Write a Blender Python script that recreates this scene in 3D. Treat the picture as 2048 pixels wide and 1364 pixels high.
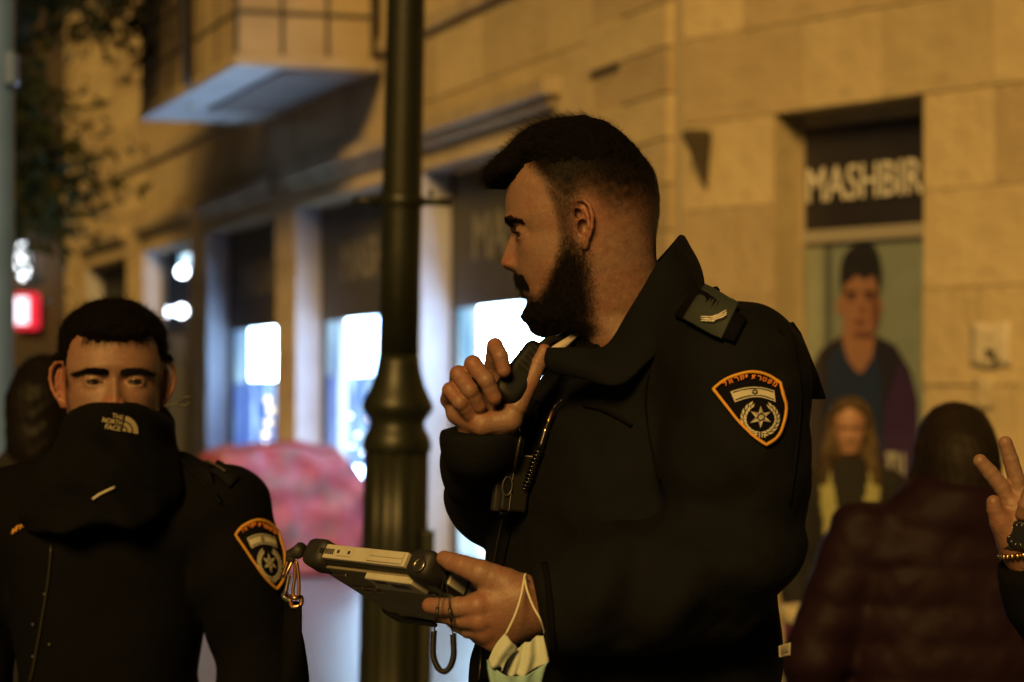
import bpy, bmesh, math, random
import numpy as np
from mathutils import Vector, Matrix
from mathutils.bvhtree import BVHTree

random.seed(7); RNG = np.random.default_rng(7)
for o in list(bpy.data.objects): bpy.data.objects.remove(o)
scn = bpy.context.scene
COL = scn.collection

# ------------------------------------------------------------------ camera, sky, sun, exposure
FPX, CX, HORIZON, CAMZ = 4836.0, 1024.0, 770.0, 1.52      # focal length in photo pixels, principal column, horizon row, eye height
cam = bpy.data.cameras.new("camera"); camo = bpy.data.objects.new("camera", cam); COL.objects.link(camo)
camo.location = (0, 0, CAMZ); camo.rotation_euler = (math.radians(90), 0, 0)
cam.sensor_width = 36; cam.lens = FPX / 2048 * 36; cam.shift_y = (HORIZON - 682) / 2048
cam.clip_start = 0.1; cam.clip_end = 500
cam.dof.use_dof = True; cam.dof.focus_distance = 2.93; cam.dof.aperture_fstop = 5.0; cam.dof.aperture_blades = 9
scn.camera = camo

SUN_DIR = Vector((-0.24, -0.80, 0.50)).normalized()        # towards the light
wld = bpy.data.worlds.new("World"); scn.world = wld; wld.use_nodes = True
wn = wld.node_tree.nodes; bg = wn["Background"]
sky = wn.new("ShaderNodeTexSky"); sky.sky_type = 'NISHITA'; sky.sun_disc = False
sky.sun_elevation = math.asin(SUN_DIR.z); sky.sun_rotation = math.atan2(SUN_DIR.x, SUN_DIR.y)
wld.node_tree.links.new(sky.outputs[0], bg.inputs[0]); bg.inputs[1].default_value = 0.0035
sl = bpy.data.lights.new("sun", 'SUN'); so = bpy.data.objects.new("sun", sl); COL.objects.link(so)
sl.energy = 3.6; sl.angle = math.radians(18.0); sl.color = (1.0, 0.575, 0.145)
so.rotation_euler = SUN_DIR.to_track_quat('Z', 'Y').to_euler(); so.location = (-5, -6, 9)
scn.view_settings.view_transform = 'Standard'; scn.view_settings.look = 'None'
scn.view_settings.exposure = 0.0; scn.view_settings.gamma = 1.0
try: scn.view_settings.use_curve_mapping = False
except Exception: pass
scn.cycles.max_bounces = 6; scn.cycles.diffuse_bounces = 3; scn.cycles.glossy_bounces = 3
scn.cycles.transparent_max_bounces = 12; scn.cycles.caustics_reflective = False; scn.cycles.caustics_refractive = False

def W(px, py, Y):
    """photo pixel + distance -> world point"""
    return np.array(((px - CX) / FPX * Y, Y, CAMZ + (HORIZON - py) / FPX * Y))
def V(px, py, Y): return Vector(W(px, py, Y))

# ------------------------------------------------------------------ materials
def mat(name, base, rough=0.7, metal=0.0, spec=0.5, noise=None, bump=None, sheen=0, sss=0, emit=None, coat=0, attr=None):
    m = bpy.data.materials.new(name); m.use_nodes = True
    nt = m.node_tree; b = nt.nodes["Principled BSDF"]
    b.inputs["Base Color"].default_value = (*base, 1); b.inputs["Roughness"].default_value = rough
    b.inputs["Metallic"].default_value = metal; b.inputs["Specular IOR Level"].default_value = spec
    if sheen: b.inputs["Sheen Weight"].default_value = sheen; b.inputs["Sheen Roughness"].default_value = 0.5
    if coat: b.inputs["Coat Weight"].default_value = coat
    if sss:
        b.inputs["Subsurface Weight"].default_value = sss; b.inputs["Subsurface Radius"].default_value = (1, .35, .18)
        b.inputs["Subsurface Scale"].default_value = 0.006
    if emit: b.inputs["Emission Color"].default_value = (*emit[0], 1); b.inputs["Emission Strength"].default_value = emit[1]
    tc = nt.nodes.new("ShaderNodeTexCoord"); last = None
    if noise:
        for (scale, col2, lo, hi, amt) in noise:
            n = nt.nodes.new("ShaderNodeTexNoise"); n.inputs["Scale"].default_value = scale; n.inputs["Detail"].default_value = 6
            nt.links.new(tc.outputs["Object"], n.inputs["Vector"])
            mr = nt.nodes.new("ShaderNodeMapRange"); mr.inputs[1].default_value = lo; mr.inputs[2].default_value = hi; mr.inputs[4].default_value = amt
            nt.links.new(n.outputs["Fac"], mr.inputs[0])
            mx = nt.nodes.new("ShaderNodeMix"); mx.data_type = 'RGBA'
            nt.links.new(mr.outputs[0], mx.inputs[0])
            if last: nt.links.new(last, mx.inputs[6])
            else: mx.inputs[6].default_value = (*base, 1)
            mx.inputs[7].default_value = (*col2, 1); last = mx.outputs[2]
    if attr:
        for (aname, col2) in attr:
            a = nt.nodes.new("ShaderNodeAttribute"); a.attribute_name = aname
            mx = nt.nodes.new("ShaderNodeMix"); mx.data_type = 'RGBA'
            nt.links.new(a.outputs["Fac"], mx.inputs[0])
            if last: nt.links.new(last, mx.inputs[6])
            else: mx.inputs[6].default_value = (*base, 1)
            mx.inputs[7].default_value = (*col2, 1); last = mx.outputs[2]
            if aname == "stub":
                mr = nt.nodes.new("ShaderNodeMapRange"); mr.inputs[3].default_value = spec; mr.inputs[4].default_value = spec * .12
                nt.links.new(a.outputs["Fac"], mr.inputs[0]); nt.links.new(mr.outputs[0], b.inputs["Specular IOR Level"])
    if last: nt.links.new(last, b.inputs["Base Color"])
    if bump:
        prev = None
        for (scale, strength, dist) in bump:
            n = nt.nodes.new("ShaderNodeTexNoise"); n.inputs["Scale"].default_value = scale; n.inputs["Detail"].default_value = 4
            nt.links.new(tc.outputs["Object"], n.inputs["Vector"])
            bp = nt.nodes.new("ShaderNodeBump"); bp.inputs["Strength"].default_value = strength; bp.inputs["Distance"].default_value = dist
            nt.links.new(n.outputs["Fac"], bp.inputs["Height"])
            if prev: nt.links.new(prev, bp.inputs["Normal"])
            prev = bp.outputs[0]
        nt.links.new(prev, b.inputs["Normal"])
    return m
def emat(name, col, s):
    m = bpy.data.materials.new(name); m.use_nodes = True; nt = m.node_tree; nt.nodes.clear()
    e = nt.nodes.new("ShaderNodeEmission"); e.inputs[0].default_value = (*col, 1); e.inputs[1].default_value = s
    o = nt.nodes.new("ShaderNodeOutputMaterial"); nt.links.new(e.outputs[0], o.inputs[0]); return m
def glassmat(name, tint, gloss):
    m = bpy.data.materials.new(name); m.use_nodes = True; nt = m.node_tree; nt.nodes.clear()
    t = nt.nodes.new("ShaderNodeBsdfTransparent"); t.inputs[0].default_value = (*tint, 1)
    g = nt.nodes.new("ShaderNodeBsdfGlossy"); g.inputs["Roughness"].default_value = 0.05
    fr = nt.nodes.new("ShaderNodeLayerWeight"); fr.inputs[0].default_value = .25
    mm = nt.nodes.new("ShaderNodeMath"); mm.operation = 'MULTIPLY'; mm.inputs[1].default_value = gloss; nt.links.new(fr.outputs['Facing'], mm.inputs[0])
    x = nt.nodes.new("ShaderNodeMixShader"); nt.links.new(mm.outputs[0], x.inputs[0]); nt.links.new(t.outputs[0], x.inputs[1]); nt.links.new(g.outputs[0], x.inputs[2])
    o = nt.nodes.new("ShaderNodeOutputMaterial"); nt.links.new(x.outputs[0], o.inputs[0]); return m

STONE = [mat("stone%d" % i, c, .85, spec=.25, noise=[(1.7, tuple(v * .76 for v in c), .40, .75, .8), (9, tuple(v * .82 for v in c), .45, .7, .6), (4.3, tuple(v * .66 for v in c), .62, .76, .4)],
             bump=[(6, .45, .03), (60, .3, .006)])
         for i, c in enumerate([(.50, .41, .27), (.45, .37, .245), (.54, .445, .29), (.43, .345, .23)])]
M_MORTAR = mat("mortar", (.40, .335, .24), .95, bump=[(40, .4, .01)])
M_STONEDARK = mat("moulded_stone", (.40, .335, .24), .85, noise=[(3, (.26, .21, .15), .4, .7, .7)], bump=[(20, .3, .01)])
M_PAVE = mat("pavement", (.13, .16, .205), .34, spec=.5, noise=[(1.1, (.12, .125, .135), .35, .7, .8), (14, (.13, .13, .14), .4, .7, .6)], bump=[(8, .2, .006), (90, .2, .002)])
M_SOFFIT = mat("soffit_paint", (.55, .56, .6), .8, noise=[(3, (.4, .4, .42), .4, .7, .6)])
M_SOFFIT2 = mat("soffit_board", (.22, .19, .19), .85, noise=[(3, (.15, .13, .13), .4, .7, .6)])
M_PANEL = mat("cladding_panel", (.36, .29, .19), .8, noise=[(2.5, (.26, .2, .13), .4, .7, .8)])
M_FRAME = mat("bronze_frame", (.05, .045, .04), .5)
M_FASCIA = mat("sign_board", (.016, .014, .022), .5, noise=[(3, (.024, .022, .03), .4, .7, .7)])
M_FASCIA2 = mat("fascia_board", (.06, .058, .05), .6, noise=[(3, (.045, .043, .04), .4, .7, .7)])
M_LETTER = mat("sign_letter", (.62, .6, .56), .5)
M_LETTER2 = mat("fascia_letter", (.19, .18, .15), .6)
M_GLASS = glassmat("window_glass", (.95, .97, .98), .25)
M_SKIN = mat("skin", (.225, .132, .096), .48, spec=.42, sss=.10, noise=[(14, (.20, .093, .062), .42, .66, .75), (60, (.225, .10, .066), .48, .68, .7), (170, (.29, .17, .115), .5, .7, .5), (330, (.13, .068, .045), .64, .72, .6)],
             bump=[(700, .35, .0010), (240, .28, .0016), (60, .15, .002)], attr=[("stub", (.0075, .0053, .0038)), ("flush", (.25, .085, .055))])
M_SKIN2 = mat("skin_far", (.31, .17, .11), .55, sss=.1, noise=[(30, (.27, .13, .085), .4, .7, .6)], bump=[(300, .15, .001)], attr=[("stub", (.04, .03, .02)), ("flush", (.33, .12, .085))])
M_HAIR = mat("hair_dark", (.0055, .0040, .0030), .5, spec=.14)
M_HAIRB = mat("hair_brown", (.012, .008, .005), .6, spec=.15)
M_HAIRY = mat("hair_blond", (.085, .058, .03), .6, spec=.12, noise=[(12, (.022, .014, .008), .4, .65, .8)])
M_HAIRCORE = mat("hair_core", (.0035, .0026, .002), .9, spec=.04, bump=[(150, .6, .004)])
M_BLACK = mat("jacket_fabric", (.0042, .0046, .0056), .85, spec=.12, sheen=.0, noise=[(7, (.0028, .003, .0036), .4, .7, .8)], bump=[(16, .35, .02), (900, .35, .0008)])
M_BLACK2 = mat("jacket_fabric_dark", (.0028, .003, .0036), .9, spec=.08, noise=[(7, (.0026, .0024, .0022), .4, .7, .8)], bump=[(16, .3, .02), (900, .3, .0008)])
M_FLEECE = mat("fleece", (.0036, .0038, .0044), .95, spec=.08, sheen=.0, bump=[(12, .4, .02), (500, .5, .0012)])
M_TROUSER = mat("trousers", (.012, .012, .014), .9)
M_SHOE = mat("shoes", (.01, .01, .01), .4)
M_TEAL = mat("rank_slide", (.022, .03, .026), .8, bump=[(700, .3, .001)])
M_WHITE = mat("white_thread", (.62, .58, .5), .8)
M_CREAM = mat("cream_thread", (.46, .43, .33), .8, bump=[(900, .4, .001)])
M_ORANGE = mat("orange_thread", (.62, .30, .035), .75, bump=[(900, .4, .001)])
M_ORANGE2 = mat("red_orange_thread", (.62, .19, .03), .75, bump=[(900, .4, .001)])
M_PATCH = mat("patch_ground", (.0035, .0035, .006), .9, spec=.1, bump=[(800, .35, .001)])
M_NAVY = mat("navy_thread", (.012, .014, .03), .8)
M_PLASTIC = mat("black_plastic", (.010, .010, .010), .38, spec=.5)
M_RUBBER = mat("black_rubber", (.013, .012, .011), .6, bump=[(300, .2, .001)])
M_GREYCASE = mat("grey_case", (.46, .44, .37), .5, metal=.0, noise=[(30, (.36, .34, .28), .4, .7, .6)])
M_UNDER = mat("tablet_underside", (.19, .17, .125), .5, noise=[(18, (.14, .125, .095), .4, .7, .7)], bump=[(200, .15, .001)])  # base colour brightened in place of light bounced off the ground
M_STEEL = mat("steel", (.55, .5, .44), .28, metal=1)
M_COPPER = mat("bronze_clip", (.5, .3, .18), .32, metal=1)
M_MASK = mat("mask_pale", (.42, .47, .42), .9, bump=[(60, .4, .006), (700, .2, .0006)])
M_MASKB = mat("mask_blue", (.24, .40, .42), .9, bump=[(60, .4, .006), (700, .2, .0006)])
M_STRING = mat("ear_loop", (.6, .58, .48), .8)
M_LAMP = mat("lamp_post_paint", (.013, .0145, .007), .42, spec=.36, noise=[(9, (.009, .010, .005), .4, .7, .7)], bump=[(40, .2, .004)])
M_CLOTHR = mat("red_tarpaulin", (.27, .05, .085), .6, noise=[(5, (.20, .10, .12), .45, .62, .9), (11, (.45, .12, .16), .5, .7, .6), (3.1, (.10, .07, .08), .60, .70, .7)], bump=[(7, .5, .03)])
M_PURPLE = mat("plum_quilted_nylon", (.011, .0042, .0075), .6, spec=.10, bump=[(30, .3, .01)])
M_YELLOW = mat("pale_yellow_vest", (.24, .235, .10), .8, bump=[(30, .3, .01)])
M_DARKCOAT = mat("dark_coat", (.0045, .004, .0045), .9)
M_BARK = mat("bark", (.06, .045, .03), .95, noise=[(8, (.03, .022, .016), .4, .7, .8)], bump=[(14, .8, .04)])
M_LEAF = mat("leaf", (.014, .018, .006), .8, spec=.04, noise=[(2.2, (.032, .032, .008), .4, .7, .8), (1.1, (.010, .015, .005), .45, .7, .8)])
M_GALV_COLDLIT = mat("galvanised_pole_cold_lit", (.075, .15, .42), .4, metal=.0, noise=[(6, (.055, .115, .32), .4, .7, .7)])  # cold shop light on the pole is put into its blue base colour
M_IRIS = mat("eye_surface", (.06, .05, .042), .08, spec=.6)
M_PUPIL = mat("dark_iris", (.02, .011, .006), .08, spec=.6)
M_FARWALL = mat("far_wall", (.045, .035, .028), .9, noise=[(2, (.03, .024, .02), .4, .7, .8)])  # darkness of the unlit street end is put into the base colour

# ------------------------------------------------------------------ mesh helpers
def link(o, parent=None):
    COL.objects.link(o)
    if parent is not None: o.parent = parent
    return o
def obj(name, verts, faces, m, parent=None, smooth=False):
    me = bpy.data.meshes.new(name)
    me.from_pydata([tuple(map(float, v)) for v in verts], [], [tuple(map(int, f)) for f in faces]); me.update()
    if smooth: me.polygons.foreach_set("use_smooth", [True] * len(me.polygons))
    me.materials.append(m)
    return link(bpy.data.objects.new(name, me), parent)
def obj_np(name, verts, quads, m, parent=None):
    me = bpy.data.meshes.new(name); nv, nf = len(verts), len(quads)
    me.vertices.add(nv); me.vertices.foreach_set("co", np.asarray(verts, np.float32).ravel())
    me.loops.add(nf * 4); me.loops.foreach_set("vertex_index", np.asarray(quads, np.int32).ravel())
    me.polygons.add(nf); me.polygons.foreach_set("loop_start", np.arange(0, nf * 4, 4, dtype=np.int32))
    me.polygons.foreach_set("loop_total", np.full(nf, 4, np.int32))
    me.polygons.foreach_set("use_smooth", np.ones(nf, bool)); me.update(calc_edges=True); me.validate()
    me.materials.append(m)
    return link(bpy.data.objects.new(name, me), parent)
def tag(o, label=None, cat=None, group=None, kind=None):
    if label: o["label"] = label
    if cat: o["category"] = cat
    if group: o["group"] = group
    if kind: o["kind"] = kind
    return o
def empty(name, loc=(0, 0, 0)):
    o = bpy.data.objects.new(name, None); o.empty_display_size = .1; o.location = loc; COL.objects.link(o); return o
def bmobj(name, bm, m, parent=None, smooth=False):
    me = bpy.data.meshes.new(name); bm.to_mesh(me); bm.free()
    if smooth: me.polygons.foreach_set("use_smooth", [True] * len(me.polygons))
    me.materials.append(m); return link(bpy.data.objects.new(name, me), parent)
def hexa(bm, c8):
    vs = [bm.verts.new(c) for c in c8]
    for f in ((0, 3, 2, 1), (4, 5, 6, 7), (0, 1, 5, 4), (1, 2, 6, 5), (2, 3, 7, 6), (3, 0, 4, 7)): bm.faces.new([vs[i] for i in f])
def tube(pts, r, n=8, closed=False):
    """verts, faces of a tube along pts; r a number or list"""
    pts = [Vector(p) for p in pts]; N = len(pts); rr = r if hasattr(r, '__len__') else [r] * N
    vs, fs = [], []; up = None
    for i, p in enumerate(pts):
        a = pts[(i - 1) % N] if (closed or i > 0) else p; b = pts[(i + 1) % N] if (closed or i < N - 1) else p
        t = (b - a).normalized() if (b - a).length > 1e-9 else Vector((0, 0, 1))
        if up is None: up = t.orthogonal().normalized()
        up = (up - t * up.dot(t)); up = up.normalized() if up.length > 1e-6 else t.orthogonal().normalized()
        s = t.cross(up)
        for k in range(n):
            a_ = 2 * math.pi * k / n; vs.append(p + (up * math.cos(a_) + s * math.sin(a_)) * rr[i])
    for i in range(N if closed else N - 1):
        j = (i + 1) % N
        for k in range(n): fs.append((i * n + k, i * n + (k + 1) % n, j * n + (k + 1) % n, j * n + k))
    if not closed: fs.append(tuple(range(n - 1, -1, -1))); fs.append(tuple((N - 1) * n + k for k in range(n)))
    return vs, fs
def tubeobj(name, pts, r, m, parent=None, n=8, closed=False): return obj(name, *tube(pts, r, n, closed), m, parent, True)
def catmull(pts, sub=6):
    P = np.array(pts, float); out = []
    for i in range(len(P) - 1):
        p0 = P[max(i - 1, 0)]; p1 = P[i]; p2 = P[i + 1]; p3 = P[min(i + 2, len(P) - 1)]
        for k in range(sub):
            t = k / sub; out.append(.5 * ((2 * p1) + (p2 - p0) * t + (2 * p0 - 5 * p1 + 4 * p2 - p3) * t * t + (3 * p1 - p0 - 3 * p2 + p3) * t ** 3))
    out.append(P[-1]); return np.array(out)
def lathe(profile, n=24, mod=None):
    vs, fs = [], []
    for i, (r, z) in enumerate(profile):
        for k in range(n):
            a = 2 * math.pi * k / n; q = r * (mod(a, z) if mod else 1)
            vs.append((q * math.cos(a), q * math.sin(a), z))
    for i in range(len(profile) - 1):
        for k in range(n): fs.append((i * n + k, i * n + (k + 1) % n, (i + 1) * n + (k + 1) % n, (i + 1) * n + k))
    fs.append(tuple(range(n - 1, -1, -1))); fs.append(tuple((len(profile) - 1) * n + k for k in range(n)))
    return vs, fs
def solidify(o, t, bevel=0, sub=0):
    md = o.modifiers.new("solid", 'SOLIDIFY'); md.thickness = t; md.offset = 0
    if sub: s = o.modifiers.new("sub", 'SUBSURF'); s.levels = sub; s.render_levels = sub
    return o
def bevel(o, w, seg=2):
    b = o.modifiers.new("bevel", 'BEVEL'); b.width = w; b.segments = seg; b.limit_method = 'ANGLE'; return o
def text_mesh(s, size=1.0, extrude=0.0, bold=0.0):
    cu = bpy.data.curves.new("t", 'FONT'); cu.body = s; cu.size = size; cu.extrude = extrude; cu.offset = bold; cu.resolution_u = 3
    o = bpy.data.objects.new("t", cu); COL.objects.link(o); dg = bpy.context.evaluated_depsgraph_get(); dg.update()
    me = bpy.data.meshes.new_from_object(o.evaluated_get(dg)); bpy.data.objects.remove(o); bpy.data.curves.remove(cu)
    vs = [tuple(v.co) for v in me.vertices]; fs = [tuple(p.vertices) for p in me.polygons]; bpy.data.meshes.remove(me); return vs, fs

# ------------------------------------------------------------------ implicit-surface modelling
def surfnet(F, lo, hi, h):
    lo = np.array(lo, np.float32); hi = np.array(hi, np.float32)
    n = np.maximum(np.ceil((hi - lo) / h).astype(int) + 1, 3)
    ax = [lo[i] + h * np.arange(n[i], dtype=np.float32) for i in range(3)]
    # coarse pass: evaluate fine values only in blocks near the surface
    B = 8; G = np.full(tuple(n), 1.0, np.float32)
    ce = [np.arange(B / 2, n[i] + B / 2, B) for i in range(3)]
    cc = np.stack(np.meshgrid(*[lo[i] + h * ce[i] for i in range(3)], indexing='ij'), -1).reshape(-1, 3).astype(np.float32)
    cv = F(cc).reshape([len(c) for c in ce])
    near = np.abs(cv) < h * B * 1.9 + .004
    G[:] = np.repeat(np.repeat(np.repeat(np.sign(cv) * 1.0, B, 0), B, 1), B, 2)[:n[0], :n[1], :n[2]]
    bi = np.argwhere(near)
    if len(bi):
        off = np.stack(np.meshgrid(*[np.arange(B)] * 3, indexing='ij'), -1).reshape(-1, 3)
        for c0 in range(0, len(bi), 600):
            ids = (bi[c0:c0 + 600, None, :] * B + off[None]).reshape(-1, 3)
            ids = ids[(ids < n).all(1)]
            P = (lo + h * ids).astype(np.float32)
            G[ids[:, 0], ids[:, 1], ids[:, 2]] = F(P)
    G[0] = G[-1] = 1; G[:, 0] = G[:, -1] = 1; G[:, :, 0] = G[:, :, -1] = 1
    ins = G < 0
    c8 = [(a, b, c) for a in (0, 1) for b in (0, 1) for c in (0, 1)]
    sl_ = lambda a, k: slice(a, k - 1 + a)
    cnt = sum(ins[sl_(a, n[0]), sl_(b, n[1]), sl_(c, n[2])].astype(np.int8) for a, b, c in c8)
    cells = np.argwhere((cnt > 0) & (cnt < 8)); idx = np.full(tuple(n - 1), -1, np.int64)
    idx[cells[:, 0], cells[:, 1], cells[:, 2]] = np.arange(len(cells))
    acc = np.zeros((len(cells), 3), np.float32); num = np.zeros(len(cells), np.float32)
    val = {c: G[cells[:, 0] + c[0], cells[:, 1] + c[1], cells[:, 2] + c[2]] for c in c8}
    for a in c8:
        for d in range(3):
            if a[d]: continue
            b = list(a); b[d] = 1; b = tuple(b); va, vb = val[a], val[b]
            m = (va < 0) != (vb < 0); t = np.where(m, va / np.where(m, va - vb, 1), 0)
            p = np.tile(np.array(a, np.float32), (len(cells), 1)); p[:, d] = t
            acc += p * m[:, None]; num += m
    verts = lo + h * (cells + acc / np.maximum(num, 1)[:, None])
    quads = []
    for d in range(3):
        e1, e2 = (d + 1) % 3, (d + 2) % 3
        s0 = [slice(1, n[i] - 1) for i in range(3)]; s1 = list(s0); s0[d] = slice(0, n[d] - 1); s1[d] = slice(1, n[d])
        A, Bv = ins[tuple(s0)], ins[tuple(s1)]; ed = np.argwhere(A != Bv)
        if not len(ed): continue
        flip = A[ed[:, 0], ed[:, 1], ed[:, 2]]
        ed = ed + np.array([0 if i == d else 1 for i in range(3)])
        q = []
        for o1, o2 in ((-1, -1), (0, -1), (0, 0), (-1, 0)):
            c = ed.copy(); c[:, e1] += o1; c[:, e2] += o2; q.append(idx[c[:, 0], c[:, 1], c[:, 2]])
        q = np.stack(q, 1); q[~flip] = q[~flip][:, ::-1]; quads.append(q)
    q = np.concatenate(quads); q = q[(q >= 0).all(1)]
    return verts.astype(np.float64), q
def relax(verts, quads, it=2, lam=.5):
    e = np.concatenate([quads[:, [0, 1]], quads[:, [1, 2]], quads[:, [2, 3]], quads[:, [3, 0]]])
    v = verts.copy()
    for _ in range(it):
        acc = np.zeros_like(v); c = np.zeros(len(v))
        for a, b in ((0, 1), (1, 0)):
            np.add.at(acc, e[:, a], v[e[:, b]]); np.add.at(c, e[:, a], 1)
        v = v + lam * (acc / np.maximum(c, 1)[:, None] - v)
    return v
def smin(a, b, k):
    if k <= 0: return np.minimum(a, b)
    h = np.clip(.5 + .5 * (b - a) / k, 0, 1); return b + (a - b) * h - k * h * (1 - h)
def smax(a, b, k): return -smin(-a, -b, k)
def rcone(P, a, b, ra, rb):
    a = np.asarray(a, np.float32); b = np.asarray(b, np.float32); d = b - a; L2 = max(float(d @ d), 1e-12)
    t = np.clip(((P - a) @ d) / L2, 0, 1); return np.linalg.norm(P - a - t[:, None] * d, axis=1) - (ra + (rb - ra) * t)
def ell(P, c, r, R=None):
    q = P - np.asarray(c, np.float32)
    if R is not None: q = q @ np.asarray(R, np.float32)
    r = np.asarray(r, np.float32); k0 = np.linalg.norm(q / r, axis=1); k1 = np.linalg.norm(q / (r * r), axis=1)
    return k0 * (k0 - 1) / np.maximum(k1, 1e-9)
def chain(P, pts, k=.0):
    F = None
    for (a, ra), (b, rb) in zip(pts[:-1], pts[1:]):
        c = rcone(P, a, b, ra, rb); F = c if F is None else smin(F, c, k)
    return F
def sst(a, b, x): t = np.clip((x - a) / (b - a), 0, 1); return t * t * (3 - 2 * t)
def wob(P, s, seed=0.):
    x, y, z = P[:, 0] * s + seed, P[:, 1] * s + seed * 1.7, P[:, 2] * s - seed
    a = np.sin(x * 1.1 + 1.7 * np.sin(z * .8 + .4 * y)) * np.sin(z * 1.3 + 1.3 * np.sin(y * .9 + x * .5))
    b = np.sin(2.1 * z + 1.9 * np.sin(1.4 * x - y) + .6) * .5 + np.sin(2.7 * y + 2.2 * x + 1.2 * np.sin(2 * z)) * .35
    return (a + b) * .6
# ================================================================== SETTING
g = obj("pavement", [(-60, -30, 0), (60, -30, 0), (60, 90, 0), (-60, 90, 0)], [(0, 1, 2, 3)], M_PAVE); tag(g, kind="structure")

A_L, A_R = math.radians(19), math.radians(37)
P0 = np.array((.98, 14.11))
LD, LO = np.array((-math.sin(A_L), math.cos(A_L))), np.array((-math.cos(A_L), -math.sin(A_L)))      # along the long facade, outwards
RD, RO = np.array((math.sin(A_R), -math.cos(A_R))), np.array((-math.cos(A_R), -math.sin(A_R)))      # along the corner facade, outwards
def L3(t, d, z): q = P0 + LD * t + LO * d; return Vector((q[0], q[1], z))
def R3(s, d, z): q = P0 + RD * s + RO * d; return Vector((q[0], q[1], z))
def onplane(px, D, O, d):
    r = (px - CX) / FPX; q = P0 + O * d
    return (q[0] - r * q[1]) / (r * D[1] - D[0])
def tL(px, d=0.): return onplane(px, LD, LO, d)
def sR(px, d=0.): return onplane(px, RD, RO, d)
def zL(px, py, d=0.): return CAMZ + (HORIZON - py) / FPX * L3(tL(px, d), d, 0).y
def zR(px, py, d=0.): return CAMZ + (HORIZON - py) / FPX * R3(sR(px, d), d, 0).y
def slab(name, Fn, a0, a1, d0, d1, z0, z1, m, parent, bev=0):
    bm = bmesh.new(); hexa(bm, [Fn(a0, d0, z0), Fn(a1, d0, z0), Fn(a1, d1, z0), Fn(a0, d1, z0), Fn(a0, d0, z1), Fn(a1, d0, z1), Fn(a1, d1, z1), Fn(a0, d1, z1)])
    bmesh.ops.recalc_face_normals(bm, faces=bm.faces); o = bmobj(name, bm, m, parent)
    if bev: bevel(o, bev)
    return o
bld = tag(empty("shop_building", (1.2, 14.3, 0)), "long golden stone shop building with lit display windows along the pavement", "building")
def child_world(o): o.matrix_parent_inverse = Matrix.Translation(-bld.location)
_slab = slab
def slab(name, Fn, a0, a1, d0, d1, z0, z1, m, parent, bev=0):
    o = _slab(name, Fn, a0, a1, d0, d1, z0, z1, m, parent, bev)
    if parent is bld: child_world(o)
    return o
TOP = 9.0
OPEN = [(2.13, 5.23), (5.93, 9.32), (10.13, 13.4), (14.3, 17.35), (18.5, 21.85)]
# backing walls (the mortar plane lies 25 mm behind the stone faces)
wl = empty("wall"); wl.parent = bld; wl.matrix_parent_inverse = Matrix.Translation(-bld.location)
wr = empty("wall"); wr.parent = bld; wr.matrix_parent_inverse = Matrix.Translation(-bld.location)
edges = [0.0] + [v for o_ in OPEN for v in o_] + [23.75]
piers = [(edges[i], edges[i + 1]) for i in range(0, len(edges), 2)]
for a, b in piers: slab("pier", L3, a + .004, b - .004, -.010, -.29, 0, 3.2, M_MORTAR, wl)
slab("upper_wall", L3, 0, 23.75, -.010, -.29, 3.2, TOP, M_MORTAR, wl)
slab("end_wall", L3, 23.4, 23.75, -.292, -8, 0, TOP, M_MORTAR, wl)
ROPEN = (.785, 1.919)
slab("pier", R3, .02, ROPEN[0] - .004, -.010, -.29, 0, 3.03, M_MORTAR, wr)
slab("pier", R3, ROPEN[1] + .004, 7, -.010, -.29, 0, 3.03, M_MORTAR, wr)
slab("upper_wall", R3, .02, 7, -.010, -.29, 3.03, TOP, M_MORTAR, wr)

# every stone block its own piece, sharing mesh data
def stone_mesh(i):
    bm = bmesh.new(); bmesh.ops.create_cube(bm, size=1)
    bmesh.ops.bevel(bm, geom=bm.edges[:], offset=.010, segments=1, affect='EDGES')
    rr = random.Random(i)
    for v in bm.verts: v.co += Vector((rr.uniform(-.006, .006), rr.uniform(-.012, .012), rr.uniform(-.006, .006)))
    me = bpy.data.meshes.new("stone"); bm.to_mesh(me); bm.free(); me.materials.append(STONE[i % 4]); return me
SM = [stone_mesh(i) for i in range(8)]
def stone(parent, Fn, D, a0, a1, z0, z1, d=0., th=.14, j=.008):
    a0 += j / 2; a1 -= j / 2; z0 += j / 2; z1 -= j / 2
    if a1 - a0 < .04 or z1 - z0 < .04: return
    o = bpy.data.objects.new("stone", random.choice(SM)); COL.objects.link(o); o.parent = parent
    d += random.uniform(-.004, .006)
    o.location = Fn((a0 + a1) / 2, d - th / 2, (z0 + z1) / 2); o.rotation_euler = (0, 0, math.atan2(D[1], D[0]))
    o.scale = (a1 - a0, th, z1 - z0)
def courses(parent, Fn, D, a0, a1, z0, z1, hgt, ln, d=0., skip=None):
    n = max(1, round((z1 - z0) / hgt)); h = (z1 - z0) / n
    for k in range(n):
        a = a0; first = True
        while a < a1 - 1e-3:
            L = ln * random.uniform(.75, 1.25)
            if first and k % 2: L *= .55
            first = False; b = a + L
            if a1 - b < ln * .45: b = a1
            if not (skip and skip(a, b, z0 + k * h, z0 + (k + 1) * h)): stone(parent, Fn, D, a, b, z0 + k * h, z0 + (k + 1) * h, d)
            a = b
for i, (a, b) in enumerate(piers):
    courses(wl, L3, LD, 1.45 if i == 0 else a, b, 0.0, 3.2, .46, 1.1)
courses(wl, L3, LD, 1.45, 23.75, 3.2, 4.26, .53, 1.35)
courses(wl, L3, LD, 1.45, 23.75, 4.40, 7.7, .47, 1.35)
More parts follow.
